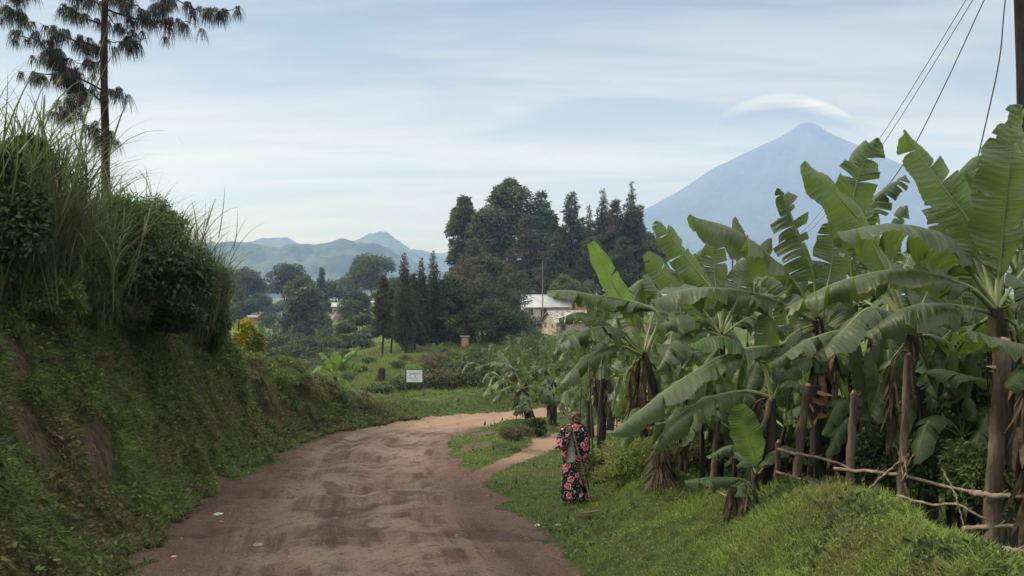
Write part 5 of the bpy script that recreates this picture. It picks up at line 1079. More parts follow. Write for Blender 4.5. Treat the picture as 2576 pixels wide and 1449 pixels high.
# ------------------------------------------------------------------ fence
MT['wood'] = bark('weathered pole wood', (.055, .042, .032), (.150, .115, .085), 9, .25)
MT['cut'] = simple('fresh cut wood', (.22, .16, .10), (.34, .25, .16), .85, .15, 20)
MT['stick'] = simple('bare stick wood', (.13, .10, .075), (.26, .21, .16), .85, .15, 14)
def fence():
    rng = np.random.RandomState(5); b0 = onground(2135, 8.6)
    root = thing('fence', b0, 'rough fence of upright poles and crooked sticks before the banana plants', 'fence')
    for pts, d, r in (([(2529, 860), (2518, 960), (2508, 1110), (2500, 1240), (2490, 1410)], 7.0, .066), ([(2284, 894), (2280, 980), (2275, 1080), (2262, 1290)], 7.8, .037), ([(2149, 990), (2146, 1060), (2140, 1150), (2137, 1250)], 8.6, .044),
                      ([(2033, 970), (2026, 1020), (2015, 1100), (2003, 1215)], 9.3, .048), ([(1937, 1005), (1928, 1050), (1912, 1090), (1903, 1150), (1893, 1240)], 9.6, .036), ([(1958, 1112), (1957, 1160), (1953, 1240)], 9.4, .032),
                      ([(1806, 1058), (1801, 1120), (1793, 1215)], 11.0, .044), ([(1727, 1093), (1727, 1150), (1728, 1222)], 12.0, .034), ([(2048, 1180), (2048, 1235)], 8.9, .012)):
        mb = MB(); c = curve([P(x, y, d) for x, y in pts][::-1], 16) if len(pts) > 2 else np.array([P(x, y, d) for x, y in pts][::-1])
        g_ = ground(c[0][0], c[0][1]) - .1
        if c[0][2] > g_: c = np.vstack([[c[0][0], c[0][1], g_], c])
        c = c + rng.normal(size=c.shape) * .004
        mb.tube(c, np.linspace(r * 1.08, r * .92, len(c)), 10, 0, True, .22, rng)
        if r > .03: mb.tube([c[-1] - np.array((0, 0, .004)), c[-1] + np.array((.01, 0, .03))], [r * .8, r * .5], 8, 1, True, .5, rng)   # hacked top
        po = mb.build('post', [MT['wood'], MT['cut']], root)
        if r > .06:
            k = MB(); p_ = c[-3]; blades(k, rng, np.tile(p_, (5, 1)) + rvec(rng, 5) * .02, nrm(np.array((-.9, -.2, .3)) + rvec(rng, 5) * .3), .12, .05, .5, 3, 0); q = k.build('splinter', MT['cut']); q.parent = po; q.location = (0, 0, 0)
    for pts, d0, d1, r in (([(1958, 1131), (2000, 1141), (2060, 1152), (2110, 1166), (2142, 1182)], 9.3, 8.52, .020), ([(2095, 1178), (2180, 1186), (2270, 1196), (2380, 1224), (2475, 1240), (2600, 1254)], 8.5, 6.9, .019), ([(1950, 1187), (2000, 1201), (2065, 1222), (2090, 1240)], 9.3, 8.8, .018),
                           ([(2258, 1246), (2310, 1262), (2360, 1271), (2400, 1268), (2450, 1290), (2526, 1330)], 7.75, 6.9, .014), ([(2423, 1330), (2500, 1325), (2600, 1322)], 7.1, 6.8, .024), ([(1676, 1190), (1705, 1210), (1740, 1234)], 12.2, 11.5, .022), ([(1806, 1236), (1830, 1250), (1852, 1252), (1886, 1272)], 9.7, 9.2, .014),
                           ([(2176, 1240), (2225, 1195), (2285, 1143)], 8.1, 7.7, .014), ([(2368, 1180), (2395, 1225), (2412, 1270), (2424, 1332)], 7.4, 7.1, .008), ([(2440, 1240), (2500, 1246), (2600, 1252)], 7.0, 6.7, .028), ([(2440, 1385), (2500, 1380), (2600, 1390)], 6.9, 6.6, .03)):
        n = len(pts); c = curve([P(p[0], p[1], d0 + (d1 - d0) * i / (n - 1)) for i, p in enumerate(pts)], 22); c = c + rng.normal(size=c.shape) * .004
        mb = MB(); mb.tube(c, np.linspace(r, r * .72, 22), 8, 0, True, .3, rng)
        for k in range(3):
            i = rng.randint(3, 20); t_ = nrm(c[i + 1] - c[i - 1]); mb.tube([c[i], c[i] + t_ * .05 + np.array((0, -.01, .05))], [r * .4, r * .2], 5, 0)
        mb.build('rail', MT['stick'], root)
    mb = MB(); p0 = P(2274, 1180, 7.72); k = 16      # bark strips tying rails to the pole
    blades(mb, rng, p0 + rvec(rng, k) * np.array((.03, .03, .14)), nrm(rvec(rng, k) * .35 + np.array((0, -.1, 1.)) * np.sign(rng.rand(k, 1) - .5)), .08 + .08 * rng.rand(k), .022, .2, 3, 0)
    mb.build('binding', MT['cut'], root)
fence()
# torn brown sheath left on the pole
mb = MB(); rng = np.random.RandomState(4); k = 14; p0 = P(2052, 1015, 9.75)
blades(mb, rng, p0 + rvec(rng, k) * np.array((.05, .05, .16)), nrm(np.array((.5, -.4, -.5)) + rvec(rng, k) * .6), .08 + .10 * rng.rand(k), .09, .25, 3, 0)
mb.tube(curve([P(2050, 970, 9.8), P(2048, 1020, 9.8), P(2052, 1100, 9.8), P(2050, 1200, 9.8)], 8), .07, 10, 1, True, .3, rng)
MT['sheath'] = simple('orange brown dry sheath', (.16, .085, .045), (.30, .175, .10), .9, .1, 12, .6)
tag(mb.build('banana_stump', [MT['sheath'], MT['pseudo']]), 'cut banana stump with peeling orange brown sheaths between two fence posts', 'stump')
# canes propping the plants
for i, (a_, b_, d) in enumerate((((1482, 900), (1494, 1150), 14.5), ((1517, 890), (1500, 1120), 15.0), ((1300, 1040), (1293, 1110), 21.5), ((1605, 940), (1575, 1110), 15.5), ((1548, 960), (1545, 1130), 16), ((1463, 960), (1460, 1060), 17))):
    mb = MB(); p_ = onground(b_[0], d); mb.tube([p_ - np.array((0, 0, .1)), (p_ + P(*a_, d)) / 2 + rng.normal(size=3) * .02, P(*a_, d)], [.016, .014, .011], 6)
    tag(mb.build('prop_stick', MT['wood']), 'thin dark pole propping up the banana plants beyond the person' if i != 2 else 'short dark pole leaning at the corner of the grass by the footpath', 'pole', 'poles propping banana plants' if i != 2 else None)
# ------------------------------------------------------------------ buildings
MT['plaster'] = simple('stained mud plaster', (.30, .245, .19), (.46, .40, .33), .95, .1, 1.2, .2)
MT['plaster2'] = simple('pale grey plaster', (.36, .34, .31), (.50, .48, .44), .95, .1, 1.0, .2)
MT['mudwall'] = simple('orange mud wall', (.36, .19, .12), (.50, .30, .20), .95, .1, 1.5, .2)
MT['brick'] = simple('red brick wall', (.33, .15, .095), (.44, .22, .14), .95, .1, 3, .2)
MT['tin'] = simple('bare metal sheet', (.36, .37, .38), (.50, .51, .52), .45, .5, .8, .1)
MT['rusttin'] = simple('rusting metal sheet', (.16, .095, .075), (.55, .52, .50), .6, .3, 1.6, .2)
MT['maroon'] = simple('maroon painted sheet', (.20, .060, .055), (.30, .11, .10), .5, .4, 1.5, .1)
MT['purple'] = simple('purple painted sheet', (.12, .060, .10), (.18, .10, .155), .5, .4, 1.5, .1)
MT['darkwin'] = simple('dark window board', (.05, .035, .025), (.10, .07, .05), .7, .3, 5, 0)
MT['oldroof'] = simple('brown grey sheet', (.22, .175, .15), (.34, .29, .26), .7, .3, 1.2, .1)
def house(name, corner, yaw, Ln, Wd, Hw, rise, wall, roof, label, wins=(), gable_wins=(), ov=.35, door=None, hip=False, ribs=True, patch=None, down=.6):
    """corner = front left foot; long wall runs right / back along yaw; gable end faces left"""
    c = np.array(corner, float); u = np.array((math.cos(yaw), math.sin(yaw), 0)); v = np.array((-math.sin(yaw), math.cos(yaw), 0)); z = np.array((0, 0, 1.))
    root = thing(name, c, label, 'house')
    A = [c, c + u * Ln, c + u * Ln + v * Wd, c + v * Wd]; lo = [p - z * down for p in A]; hi = [p + z * Hw for p in A]
    mb = MB(); mb.add(lo + hi, [(0, 1, 5, 4), (1, 2, 6, 5), (2, 3, 7, 6), (3, 0, 4, 7)], 0)
    if not hip:
        gl = (hi[0] + hi[3]) / 2 + z * rise; gr = (hi[1] + hi[2]) / 2 + z * rise
        mb.add([hi[3], hi[0], gl, hi[1], hi[2], gr], [(0, 1, 2), (3, 4, 5)], 0)
    mb.build('wall', MT[wall], root)
    mb = MB(); t_ = .05
    e = [hi[0] - u * ov - v * ov, hi[1] + u * ov - v * ov, hi[2] + u * ov + v * ov, hi[3] - u * ov + v * ov]; dn = rise / (Wd / 2) * ov
    e = [p - z * (dn - .04) for p in e]; ins = (Wd / 2) if hip else -ov
    rl = (hi[0] + hi[3]) / 2 + u * ins + z * (rise + .04); rr_ = (hi[1] + hi[2]) / 2 - u * ins + z * (rise + .04)
    top = [e[0], e[1], e[2], e[3], rl, rr_]; bot = [p - z * t_ for p in top]
    V = top + bot
    mb.add(V, [(0, 1, 5, 4), (2, 3, 4, 5), (7, 6, 10, 11), (9, 8, 11, 10), (0, 6, 7, 1), (2, 8, 9, 3)], 0)
    if hip: mb.add(V, [(3, 0, 4), (1, 2, 5)], 0); mb.add(V, [(3, 9, 6, 0), (1, 7, 8, 2)], 0)
    else: mb.add(V, [(0, 4, 10, 6), (4, 3, 9, 10), (1, 7, 11, 5), (5, 11, 8, 2)], 0)
    if ribs and not hip:
        n = int(Ln / .8)
        for i in range(n + 1):
            s_ = (i / n); a = e[0] + (e[1] - e[0]) * s_; b = rl + (rr_ - rl) * s_
            mb.tube([a + z * .012, b + z * .012], .022, 4, 1)
        mb.tube([rl + z * .02, rr_ + z * .02], .05, 6, 1)
    mb.build('roof', [MT[roof], MT['tin' if roof in ('tin', 'rusttin') else roof]], root)
    for (a, zb, w, h, k_) in wins:
        m = MB(); p = c + u * a + z * (zb + h / 2) - v * .01; Mx = np.stack([u, v, z], 1); m.box(p, (w, .08, h), 0, M=Mx); wo_ = m.build('window' if k_ != 'door' else 'door', MT['darkwin'], root)
        f = MB()
        for s_ in (-1, 1): f.box(p + u * s_ * (w / 2 + .03) - v * .02, (.06, .10, h + .12), 0, M=Mx)
        f.box(p + z * (h / 2 + .03) - v * .02, (w, .10, .06), 0, M=Mx); o = f.build('frame', MT['oldroof']); o.parent = wo_; o.location = (0, 0, 0)
    for (a, zb, w, h) in gable_wins:
        m = MB(); Mx = np.stack([v, u, z], 1); m.box(c + v * a + z * (zb + h / 2) - u * .01, (w, .08, h), 0, M=Mx); m.build('window', MT['darkwin'], root)
    if patch is not None:
        a, w, h, mk = patch; m = MB(); Mx = np.stack([u, v, z], 1); m.box(c + u * a + z * (h / 2 - .2) - v * .015, (w, .05, h), 0, M=Mx); m.build('bare_wall', MT[mk], root)
    return root
house('house', P(1399, 844, 120), R(28), 7.5, 4.2, 2.15, 1.35, 'plaster', 'rusttin', 'small stained mud-plaster house with a patchy rusting metal roof', wins=((1.25, .75, .75, .8, 'w'),), gable_wins=((1.1, 1.1, .18, .6), (3.0, 1.0, .18, .8)), patch=(3.7, 1.0, 2.2, 'mudwall'))
house('house', P(1320, 806, 132), R(10), 7.6, 5.4, 2.35, 1.75, 'plaster2', 'tin', 'long house under a clean pale metal roof half hidden by the broad conifer', wins=((1.0, .9, .7, .9, 'w'), (3.2, 0, 1.0, 1.9, 'door')))
house('house', P(1428, 778, 142), R(14), 5.5, 4.5, 2.3, 1.0, 'mudwall', 'oldroof', 'orange brown mud house between the two metal roofs', wins=((.5, .9, .6, .7, 'w'), (1.05, 0, .5, 1.6, 'door')))
house('house', P(1478, 745, 152), R(6), 5, 4, 1.2, 1.2, 'plaster', 'maroon', 'house with a maroon roof showing above the banana leaves')
house('house', P(1614, 655, 185), R(20), 4, 4, 1.6, .9, 'plaster', 'tin', 'pale hut at the edge of the tall wood before the volcano')
house('house', P(628, 815, 250), R(38), 7, 3.6, 2.1, .5, 'brick', 'oldroof', 'red brick house with a flat brown roof down in the valley', ribs=False)
house('house', P(832, 831, 200), R(25), 4.4, 4.2, 1.9, 2.9, 'brick', 'purple', 'house with a steep purple pyramid roof between the eucalyptus trees', hip=True)
house('house', P(836, 778, 240), R(8), 3.0, 3, 1.0, .9, 'plaster', 'tin', 'small pale roof above the purple pyramid roof', ribs=False)
house('house', P(926, 782, 215), R(12), 4.5, 4, 1.2, 1.4, 'plaster', 'tin', 'pale metal roof right of the round eucalyptus crown', ribs=False)
house('house', P(927, 763, 235), R(8), 4.2, 4, 1.3, 1.2, 'brick', 'oldroof', 'brown-roofed house above and behind the pale metal roof', ribs=False)
house('house', P(924, 838, 160), R(14), 4.0, 3.5, 1.1, 1.0, 'brick', 'tin', 'low white metal roof left of the slope conifers', ribs=False)
house('house', P(880, 828, 175), R(14), 2.6, 3, 1.0, .9, 'plaster', 'tin', 'white roof glimpsed under the round eucalyptus crown', ribs=False)
house('house', P(688, 806, 235), R(8), 3.0, 3, .9, .5, 'plaster', 'tin', 'low pale green roof among the valley scrub', ribs=False)
# latrine hut on the slope
hb_ = onground(1169, 98); root = thing('hut', hb_, 'tiny orange mud hut with a flat lid roof at the foot of the slope', 'hut')
m = MB(); m.box(hb_ + np.array((0, 0, .55)), (.85, .8, 1.3), 0, rot=.2); m.build('wall', MT['mudwall'], root)
m = MB(); m.box(hb_ + np.array((0, 0, 1.26)), (1.15, 1.05, .10), 0, rot=.2); m.build('roof', MT['oldroof'], root)
m = MB(); m.box(hb_ + np.array((-.22, -.40, .5)), (.22, .05, .9), 0, rot=.2); m.build('door', MT['darkwin'], root)
# ------------------------------------------------------------------ signboard
MT['signgreen'] = simple('dark green painted steel', (.020, .080, .060), (.030, .11, .085), .5, .4, 20, 0)
MT['signwhite'] = simple('white sign face', (.66, .68, .72), (.74, .76, .80), .5, .3, 6, 0)
MT['ink'] = simple('grey green lettering', (.16, .22, .22), (.22, .28, .28), .7, .2, 30, 0)
MT['ink2'] = simple('grey violet lettering', (.34, .35, .48), (.42, .43, .55), .7, .2, 30, 0)
def sign():
    D = 46.0; s = D / FPX; g_ = onground(1043, D); root = thing('signboard', (g_[0], D, g_[2]), 'white notice board on two green posts at the outer bend of the road', 'sign')
    for px in (1021, 1065):
        m = MB(); p = onground(px, D); top = P(px, 931, D); m.tube([p - np.array((0, 0, .2)), top], .032, 8); m.build('post', MT['signgreen'], root)
    m = MB(); c0 = P(1042.5, 946.5, D)
    for zz in (-.36, .37): m.box(c0 + np.array((0, .03, zz)), (.99, .04, .045), 0)
    m.build('frame', MT['signgreen'], root)
    m = MB(); m.box(c0, (.90, .03, .68), 0); bo = m.build('board', MT['signwhite'], root)
    rng = np.random.RandomState(2)
    def line(m, x0, x1, zc, h, gaps=.25):
        x = x0
        while x < x1:
            w = min((.5 + rng.rand()) * .05, x1 - x)
            if w > .008: m.box(c0 + np.array((x + w / 2, -.0175, zc)), (w, .004, h * (.8 + .4 * rng.rand())), 0)
            x += w + .012
    m = MB(); line(m, -.36, .40, .185, .034); line(m, -.20, .34, .135, .026)
    for j, zc in enumerate((.085, .045, .005, -.035, -.075, -.115)):
        line(m, -.30, (-.06, -.22, -.20, -.24, -.23, -.05)[j], zc, .016); line(m, -.02, (.20, .10, .12, .08, .12, .28)[j], zc - .01, .016)
    o = m.build('lettering', MT['ink']); o.parent = bo; o.location = (0, 0, 0)
    m = MB(); line(m, -.22, .26, -.20, .026); line(m, -.12, .20, -.24, .022); o = m.build('lettering', MT['ink2']); o.parent = bo; o.location = (0, 0, 0)
sign()
# ------------------------------------------------------------------ power line
MT['polewood'] = bark('tarred pole', (.012, .011, .012), (.034, .030, .030), 9, .2)
MT['wire'] = simple('bare cable', (.03, .03, .035), (.05, .05, .055), .5, .5, 5, 0)
mb = MB(); g_ = onground(2602, 13.0); root = thing('utility_pole', g_, 'thick dark utility pole cut by the right edge of the photo', 'pole')
ptop = P(2552, -520, 13.0); mb.tube(curve([g_ - np.array((0, 0, .3)), P(2583, 300, 13.0), ptop], 14), np.linspace(.17, .115, 14), 12, 0, True, .08, np.random.RandomState(1)); mb.build('shaft', MT['polewood'], root)
m = MB(); m.box(P(2555, -440, 12.85), (1.6, .10, .12), 0); ca = m.build('crossarm', MT['polewood'], root)
for i, dx in enumerate((-.7, -.5, .3, .7)):
    m = MB(); q = P(2555, -440, 12.85) + np.array((dx, 0, .12)); m.tube([q - np.array((0, 0, .08)), q, q + np.array((0, 0, .06))], [.02, .04, .025], 8); m.build('insulator', MT['plaster2'], root)
for i, (pts, r) in enumerate((([(2560, -230, 13), (2430, 0, 17), (2215, 345, 26), (2110, 478, 33), (2037, 565, 40), (2000, 600, 44)], .008), ([(2575, -230, 13), (2447, 0, 17), (2228, 352, 26), (2125, 482, 33), (2050, 568, 40), (2010, 602, 44)], .008),
                              ([(2590, -230, 13), (2476, 0, 15), (2388, 190, 18), (2300, 366, 21), (2238, 462, 24), (2160, 560, 28)], .010), ([(2560, -200, 13), (2529, 0, 13.5), (2514, 150, 14), (2480, 310, 15), (2447, 450, 16), (2420, 560, 17)], .009))):
    m = MB(); c = curve([P(*p) for p in pts], 40); m.tube(c, r * np.linspace(1, 1.5, 40), 5)
    tag(m.build('power_cable', MT['wire']), ('leftmost of the two parallel cables slanting down to the left', 'right one of the two parallel cables slanting down to the left', 'sagging cable that passes behind the tip of the big bent leaf', 'steep cable dropping behind the upright giant leaf')[i], 'cable')
for i, (px, pt, d) in enumerate(((1755, 640, 95), (1843, 646, 100), (1365, 655, 128), (1334, 780, 118))):
    g_ = onground(px, d); m = MB(); m.tube([g_ - np.array((0, 0, .3)), P(px, pt, d)], [.11, .08], 7); root = thing('utility_pole', g_, ('far dark pole poking up before the foot of the volcano, left one', 'far dark pole poking up before the foot of the volcano, right one', 'thin pale pole in front of the dark wood', 'short pale pole beside the metal-roofed house')[i], 'pole'); m.build('shaft', MT['polewood' if i < 2 else 'barkl'], root)
    if i < 3: m = MB(); m.box(P(px, pt + 6, d) , (.8, .08, .08), 0); m.build('crossarm', MT['polewood'], root)
# ------------------------------------------------------------------ person with stick
def cloth_floral():
    m, t, b = mat('floral cotton', .85, .15)
    v = ocoord(t, (1, 1, 1)); nz = nd(t, 'ShaderNodeTexNoise', Scale=9, Detail=3); t.links.new(v, nz.inputs[0])
    mixv = nd(t, 'ShaderNodeMixRGB') if False else None
    va = t.nodes.new('ShaderNodeVectorMath'); va.operation = 'MULTIPLY_ADD'; t.links.new(nz.outputs['Color'], va.inputs[0]); va.inputs[1].default_value = (.09, .09, .09); t.links.new(v, va.inputs[2])
    vo = nd(t, 'ShaderNodeTexVoronoi', Scale=7.5, Randomness=.9); t.links.new(va.outputs[0], vo.inputs[0]); d1 = vo.outputs['Distance']
    vs = nd(t, 'ShaderNodeTexVoronoi', Scale=38.0, Randomness=1.0); t.links.new(va.outputs[0], vs.inputs[0]); d2 = vs.outputs['Distance']
    vm = nd(t, 'ShaderNodeTexVoronoi', Scale=16.0, Randomness=1.0); t.links.new(va.outputs[0], vm.inputs[0])
    base = (.012, .009, .011)
    c = mixc(t, ramp(t, d2, .28, .36, 1, 0), base, (.28, .28, .27))
    leafm = t.nodes.new('ShaderNodeMath'); leafm.operation = 'GREATER_THAN'; t.links.new(vm.outputs['Color'], leafm.inputs[0]); leafm.inputs[1].default_value = .62
    c = mixc(t, ramp(t, noise(t, 9, 2, .5, v), .55, .62), c, base)
    c = mixc(t, ramp(t, d1, .40, .43, 1, 0), c, (.62, .42, .46))
    c = mixc(t, ramp(t, d1, .34, .37, 1, 0), c, (.42, .018, .040))
    pet = noise(t, 42, 3, .6, v)
    c2 = mixc(t, ramp(t, pet, .50, .60), (.36, .012, .030), (.66, .22, .28))
    c = mixc(t, ramp(t, d1, .31, .34, 1, 0), c, c2)
    t.links.new(c, b.inputs['Base Color']); bump(t, b, noise(t, 60, 3, .5, v), .2, .004)
    return m
MT['floral'] = cloth_floral()
MT['skin'] = simple('dark brown skin', (.095, .052, .037), (.13, .075, .054), .55, .4, 12, 0)
MT['shirt'] = simple('grey beige cloth', (.30, .28, .25), (.46, .43, .39), .9, .1, 16, .5)
MT['scarf'] = simple('pale patterned head cloth', (.055, .032, .027), (.20, .15, .12), .85, .1, 38, .3)
MT['shoe'] = simple('dark sandal', (.015, .013, .012), (.03, .025, .02), .7, .3, 10, 0)
MT['eye'] = simple('eye white', (.22, .19, .17), (.27, .24, .21), .3, .5, 5, 0)
def ellipsoid(mb, c, r, nu=14, nv=18, mat=0, rot=None):
    th = np.linspace(0.001, np.pi - .001, nu)[:, None]; ph = np.linspace(0, 2 * np.pi, nv, endpoint=False)[None]
    V = np.stack([np.sin(th) * np.cos(ph), np.sin(th) * np.sin(ph), np.cos(th) + 0 * ph], -1).reshape(-1, 3) * np.array(r)
    if rot is not None: V = V @ np.array(rot).T
    mb.grid(V + np.array(c), nu, nv, mat, True)
    mb.add((V + np.array(c))[:nv], [list(range(nv))], mat); mb.add((V + np.array(c))[-nv:], [list(range(nv))[::-1]], mat)
def person():
    O = P(1447, 1283, 13.2); O[2] = ground(O[0], O[1]) - .005
    root = thing('person', O, 'person in a black dress with red roses, standing on the grass, hand at chin', 'person')
    H = CAMZ + (HY - 1035) / FPX * 13.2 - O[2]; k = H / 1.62
    S = lambda p: np.array(p, float) * k
    b = MB()
    def limb(pts, rad, n=10): b.tube(curve([S(p) for p in pts], n), np.interp(np.linspace(0, 1, n), np.linspace(0, 1, len(rad)), rad) * k, 14, 0)
    # legs and feet
    for s_ in (-1, 1):
        limb([(.09 * s_, .02, .86), (.10 * s_, 0, .48), (.11 * s_, .02, .08)], [.085, .06, .055, .04])
        limb([(.11 * s_, .05, .04), (.115 * s_, -.04, .045), (.125 * s_, -.16, .03)], [.035, .042, .028])
    limb([(0, .02, .82), (0, .03, 1.05), (0, .02, 1.25), (.0, .01, 1.36)], [.13, .12, .14, .10])
    limb([(-.155, .02, 1.29), (0, .02, 1.33), (.155, .02, 1.29)], [.055, .07, .055])
    limb([(.005, .0, 1.33), (.012, -.015, 1.43)], [.052, .048], 5)
    # right arm raised to the chin; left arm bent under the wrap
    limb([(-.165, .01, 1.295), (-.225, -.04, 1.16), (-.235, -.10, 1.03)], [.052, .045, .040])
    limb([(-.235, -.10, 1.03), (-.17, -.19, 1.16), (-.095, -.20, 1.275)], [.040, .036, .026])
    limb([(.17, .01, 1.30), (.205, .0, 1.16), (.21, -.03, 1.02)], [.052, .045, .040]); limb([(.21, -.03, 1.02), (.19, -.10, .98), (.10, -.13, .98)], [.040, .034, .026])
    # head, turned a little to its left (picture right)
    hc = S((.018, -.02, 1.500)); yaw = R(18); rm = np.array([[math.cos(yaw), -math.sin(yaw), 0], [math.sin(yaw), math.cos(yaw), 0], [0, 0, 1]])
    hp = lambda p: hc + rm @ (np.array(p) * k)
    ellipsoid(b, hp((0, .012, .018)), np.array((.074, .092, .088)) * k, rot=rm); ellipsoid(b, hp((0, -.022, -.040)), np.array((.056, .062, .066)) * k, rot=rm)
    ellipsoid(b, hp((0, -.060, -.082)), np.array((.026, .022, .020)) * k, rot=rm)
    ellipsoid(b, hp((0, -.094, -.018)), np.array((.013, .016, .026)) * k, rot=rm); ellipsoid(b, hp((0, -.096, -.032)), np.array((.021, .014, .011)) * k, rot=rm)
    ellipsoid(b, hp((0, -.078, .016)), np.array((.050, .014, .010)) * k, rot=rm)
    ellipsoid(b, hp((0, -.084, -.054)), np.array((.026, .010, .007)) * k, rot=rm); ellipsoid(b, hp((0, -.082, -.066)), np.array((.022, .010, .007)) * k, rot=rm)
    for s_ in (-1, 1):
        ellipsoid(b, hp((.076 * s_, .01, -.010)), np.array((.010, .020, .032)) * k, rot=rm); ellipsoid(b, hp((.046 * s_, -.060, -.030)), np.array((.022, .018, .018)) * k, rot=rm)
    # right hand: palm with four curled fingers and a thumb round the stick
    hd = np.array((-.072, -.222, 1.335)); ax = nrm(np.array((.30, 0, -1.)))
    ellipsoid(b, S(hd + np.array((-.018, .012, -.012))), np.array((.026, .020, .046)) * k)
    for i in range(4):
        o_ = hd + np.array((-.030, -.004, .030 - .021 * i)); l_ = (.9, 1.0, .95, .8)[i]
        limb([o_, o_ + np.array((.004, -.026, .002)) * l_, o_ + np.array((.034, -.030, 0)) * l_, o_ + np.array((.048, -.008, -.002)) * l_], [.0105, .010, .009, .008], 8)
    o_ = hd + np.array((-.012, .020, .010)); limb([o_, o_ + np.array((.024, .012, .028)), o_ + np.array((.036, -.006, .046))], [.013, .011, .009], 7)
    # left hand, closed under the wrap
    ellipsoid(b, S((.08, -.135, .975)), np.array((.035, .02, .028)) * k)
    for i in range(4):
        o_ = np.array((.065, -.135, .995 - .018 * i)); limb([o_, o_ + np.array((-.03, -.012, 0)), o_ + np.array((-.04, .012, 0))], [.010, .009, .008], 6)
    tmp = b.build('bodyraw', MT['skin']); md = tmp.modifiers.new('r', 'REMESH'); md.mode = 'VOXEL'; md.voxel_size = .0075; md.use_smooth_shade = True
    sm = tmp.modifiers.new('s', 'SMOOTH'); sm.iterations = 3; sm.factor = .5
    dg = bpy.context.evaluated_depsgraph_get(); me = bpy.data.meshes.new_from_object(tmp.evaluated_get(dg)); bpy.data.objects.remove(tmp)
    me.name = 'body'; o = bpy.data.objects.new('body', me); COL.objects.link(o); o.parent = root
    if not me.materials: me.materials.append(MT['skin'])
    def part(mbx, name, m_):
        q = mbx.build(name, m_); q.parent = root; return q
    for s_ in (-1, 1):
        e = MB(); ellipsoid(e, hp((.029 * s_, -.0775, -.002)), np.array((.010, .0055, .0045)) * k, rot=rm); ellipsoid(e, hp((.030 * s_, -.0835, -.002)), np.array((.0055, .003, .0045)) * k, 8, 10, 1, rot=rm)
        q = e.build('eye', [MT['eye'], MT['shoe']]); q.parent = root
    # head cloth
    m = MB(); nu, nv = 16, 30; th = np.linspace(.02, 1.0, nu)[:, None]; ph = np.linspace(0, 2 * np.pi, nv, endpoint=False)[None]
    lim = np.radians(116 - 66 * np.clip(-np.sin(ph), 0, 1) ** .7 + 18 * np.clip(np.sin(ph), 0, 1)); tt = th * lim
    rad = 1.10 + .03 * np.sin(ph * 5 + th * 9) + .02 * np.sin(tt * 14 + ph)
    V = np.stack([.080 * np.sin(tt) * np.cos(ph) * rad, .098 * np.sin(tt) * np.sin(ph) * rad + .012, .092 * np.cos(tt) * rad + .022], -1).reshape(-1, 3) * k
    m.grid(V @ rm.T + hc, nu, nv, 0, True); m.tube(curve([hp((-.03, .10, -.03)), hp((0, .125, -.06)), hp((.02, .11, -.12))], 6), np.array((.03, .035, .03, .025, .02, .008)) * k, 8)
    part(m, 'head_cloth', MT['scarf'])
    # skirt
    def loft(m, rings, nv, folds, gap=None, seedp=0.0, mat=0):
        nu = len(rings); ph = np.linspace(0, 2 * np.pi, nv, endpoint=False); V = []
        for (zc, rx, ry, cx_, cy_, fa) in rings:
            f = 1 + fa * (np.sin(ph * folds + seedp) * .6 + .4 * np.sin(ph * (folds * 1.7) + 2 + zc * 3))
            V.append(np.stack([cx_ + rx * np.cos(ph) * f, cy_ + ry * np.sin(ph) * f, np.full(nv, zc) + .012 * np.sin(ph * 3)], -1))
        V = np.array(V) * k
        i = np.arange(nu - 1)[:, None]; j = np.arange(nv)[None]; F = np.stack([i * nv + j, i * nv + (j + 1) % nv, (i + 1) * nv + (j + 1) % nv, (i + 1) * nv + j], -1).reshape(-1, 4)
        if gap is not None:
            cen = V.reshape(-1, 3)[F].mean(1) / k; F = F[~gap(cen)]
        m.add(V.reshape(-1, 3), F, mat, None, True)
    zs = np.linspace(.84, .075, 22); m = MB()
    loft(m, [(z_, np.interp(z_, [.07, .4, .84], [.250, .228, .195]), np.interp(z_, [.07, .4, .84], [.20, .18, .145]), np.interp(z_, [.07, .84], [.0, .0]), .01, np.interp(z_, [.07, .6, .84], [.085, .045, .01])) for z_ in zs], 96, 9)
    sk = part(m, 'skirt', MT['floral']); sm = sk.modifiers.new('t', 'SOLIDIFY'); sm.thickness = .006
    # shirt
    m = MB(); loft(m, [(z_, np.interp(z_, [.74, .95, 1.2, 1.34, 1.40], [.195, .175, .18, .13, .062]), np.interp(z_, [.74, .95, 1.2, 1.34, 1.40], [.158, .150, .145, .105, .062]), -.01, 0.0, .03) for z_ in np.linspace(.75, 1.40, 18)][::-1], 64, 6, mat=0)
    part(m, 'shirt', MT['shirt'])
    # floral wrap, open at the front left of the picture
    m = MB(); rr = [(z_, np.interp(z_, [.72, .85, 1.02, 1.2, 1.30, 1.35, 1.40], [.220, .235, .250, .242, .226, .178, .078]), np.interp(z_, [.72, .85, 1.02, 1.2, 1.3, 1.35, 1.40], [.185, .195, .215, .185, .135, .105, .068]), .008, -.012, np.interp(z_, [.72, 1.0, 1.4], [.05, .035, .0])) for z_ in np.linspace(1.405, .76, 26)]
    loft(m, rr, 110, 7, gap=lambda c: (c[:, 1] < -.02) & (c[:, 2] < 1.26) & (c[:, 0] > np.interp(c[:, 2], [.76, 1.0, 1.26], [-.185, -.16, -.13])) & (c[:, 0] < np.interp(c[:, 2], [.76, 1.0, 1.15, 1.26], [-.005, -.03, -.05, -.085])))
    w = part(m, 'wrap', MT['floral']); sm = w.modifiers.new('t', 'SOLIDIFY'); sm.thickness = .008
